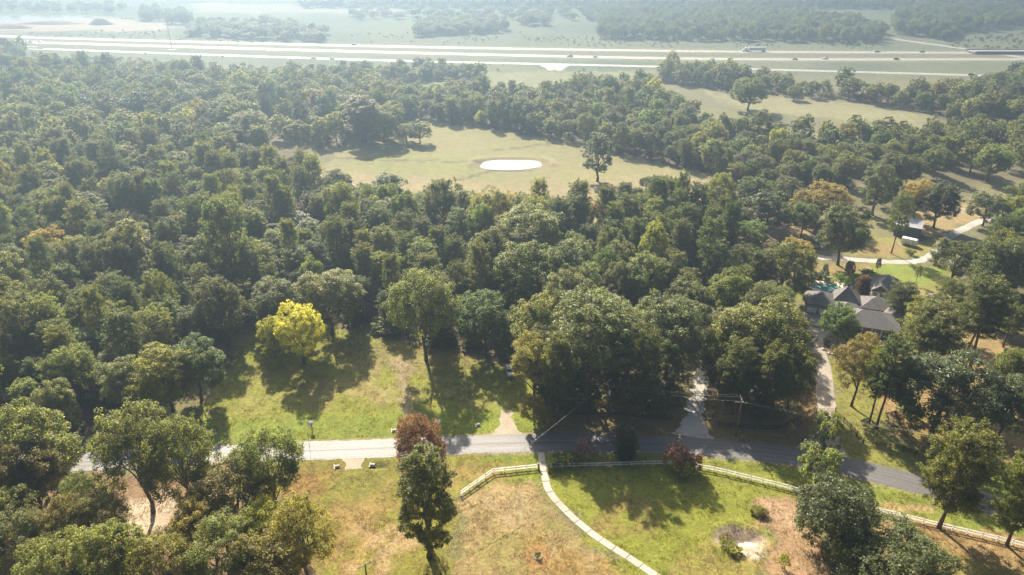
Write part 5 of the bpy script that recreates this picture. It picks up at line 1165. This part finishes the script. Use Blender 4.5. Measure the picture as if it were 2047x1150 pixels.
heap(105, 48, 45, 12, 4, 'dirt', 'long low dark heap beside the bright yard pond'); heap(203, 49, 18, 10, 8, 'sand', 'steep pale soil heap in the sandy yard'); heap(20, 56, 30, 14, 5, 'dirt', 'brown soil heap at the end of the yard pond')

# ------------------------------------------------------------------ tufts in the lawns: one object, past counting
def tuft(seed, n, h, w):
    r = np.random.default_rng(seed); V = []; F = []
    for k in range(n):
        a = r.uniform(0, 6.28); c = r.normal(size=2) * w; t = np.array([math.cos(a), math.sin(a)]) * .035; ln = r.normal(size=2) * h * .45; i = len(V)
        V += [(c[0] - t[0], c[1] - t[1], -.02), (c[0] + t[0], c[1] + t[1], -.02), (c[0] + ln[0], c[1] + ln[1], h * r.uniform(.6, 1.1))]; F.append((i, i + 1, i + 2))
    return quad_mesh('tuft', V, F, r.uniform(0, 1, len(V)))
GR = leaf_mat('grass_blades', (.165, .180, .026), (.290, .310, .036), mixf=.45, rough=.6, spec=.2, hue=.03); DG = leaf_mat('dry_grass_blades', (.265, .215, .098), (.350, .275, .110), mixf=.4, rough=.7, spec=.15, hue=.03)
tc_ = bpy.data.collections.new('tuft_models')
for i in range(6):
    me = tuft(500 + i, 14, .16 + .05 * (i % 3), .16 + .06 * (i % 3)); me.materials.append(GR if i < 3 else DG); tc_.objects.link(bpy.data.objects.new('tuft_model_%02d' % i, me))
NT = 46000; X = rng.uniform(-95, 120, NT); Y = rng.uniform(86, 178, NT); dn = fbm(X, Y, 3.0, 61, 3); k = (rng.uniform(0, 1, NT) < np.clip((dn - .25) * 2.2, 0.1, 1)) & (ldist(ROAD, X, Y) > 3.6)
for l, d in ((GRAVEL, 2.6), (HOUSEDRIVE, 2.6), (LOTDRIVE, 2), (STUB, 2.2), (PATH, 1.0)): k &= ldist(l, X, Y) > d
X, Y = X[k], Y[k]; ix = np.clip(np.searchsorted(gx, X), 0, nx - 1) ; iy = np.clip(np.searchsorted(gy, Y), 0, len(gy) - 1); cc = CC[iy, ix]
k = cc[:, 0] > .11; X, Y, cc, ix, iy = X[k], Y[k], cc[k], ix[k], iy[k]; green = cc[:, 1] > cc[:, 0] * 1.0
ti = np.where(green, rng.integers(0, 3, len(X)), rng.integers(3, 6, len(X))); sz = rng.uniform(.6, 1.5, len(X))
gm = bpy.data.meshes.new('grass'); gm.vertices.add(len(X)); gm.vertices.foreach_set('co', np.stack([X, Y, GZ[iy, ix]], 1).astype(np.float32).ravel())
a = gm.attributes.new('rot', 'FLOAT', 'POINT'); a.data.foreach_set('value', rng.uniform(0, 6.28, len(X)).astype(np.float32))
a = gm.attributes.new('scl', 'FLOAT_VECTOR', 'POINT'); a.data.foreach_set('vector', np.repeat(sz, 3).astype(np.float32))
a = gm.attributes.new('idx', 'INT', 'POINT'); a.data.foreach_set('value', ti.astype(np.int32))
go_ = tag(link('grass', gm), 'short grass tufts over the lawns', 'grass', kind='stuff')
ng2 = ng.copy(); [n_ for n_ in ng2.nodes if n_.bl_idname == 'GeometryNodeCollectionInfo'][0].inputs['Collection'].default_value = tc_
go_.modifiers.new('scatter', 'NODES').node_group = ng2
# ------------------------------------------------------------------ the hazy air
hz = MB().box((0, 1500, 51.5), (5400, 4300, 107)).build('haze')
tag(hz, 'thin bright haze over the whole valley', 'haze', kind='stuff')
hm_ = bpy.data.materials.new('hazy_air'); hm_.use_nodes = True; nt = hm_.node_tree; nt.nodes.clear()
o_ = nt.nodes.new('ShaderNodeOutputMaterial'); pv = nt.nodes.new('ShaderNodeVolumePrincipled')
pv.inputs['Color'].default_value = HAZE_COLOR; pv.inputs['Density'].default_value = HAZE_DENSITY; pv.inputs['Anisotropy'].default_value = HAZE_ANISO; pv.inputs['Density Attribute'].default_value = ''
nt.links.new(pv.outputs[0], o_.inputs['Volume']); hz.data.materials.append(hm_)
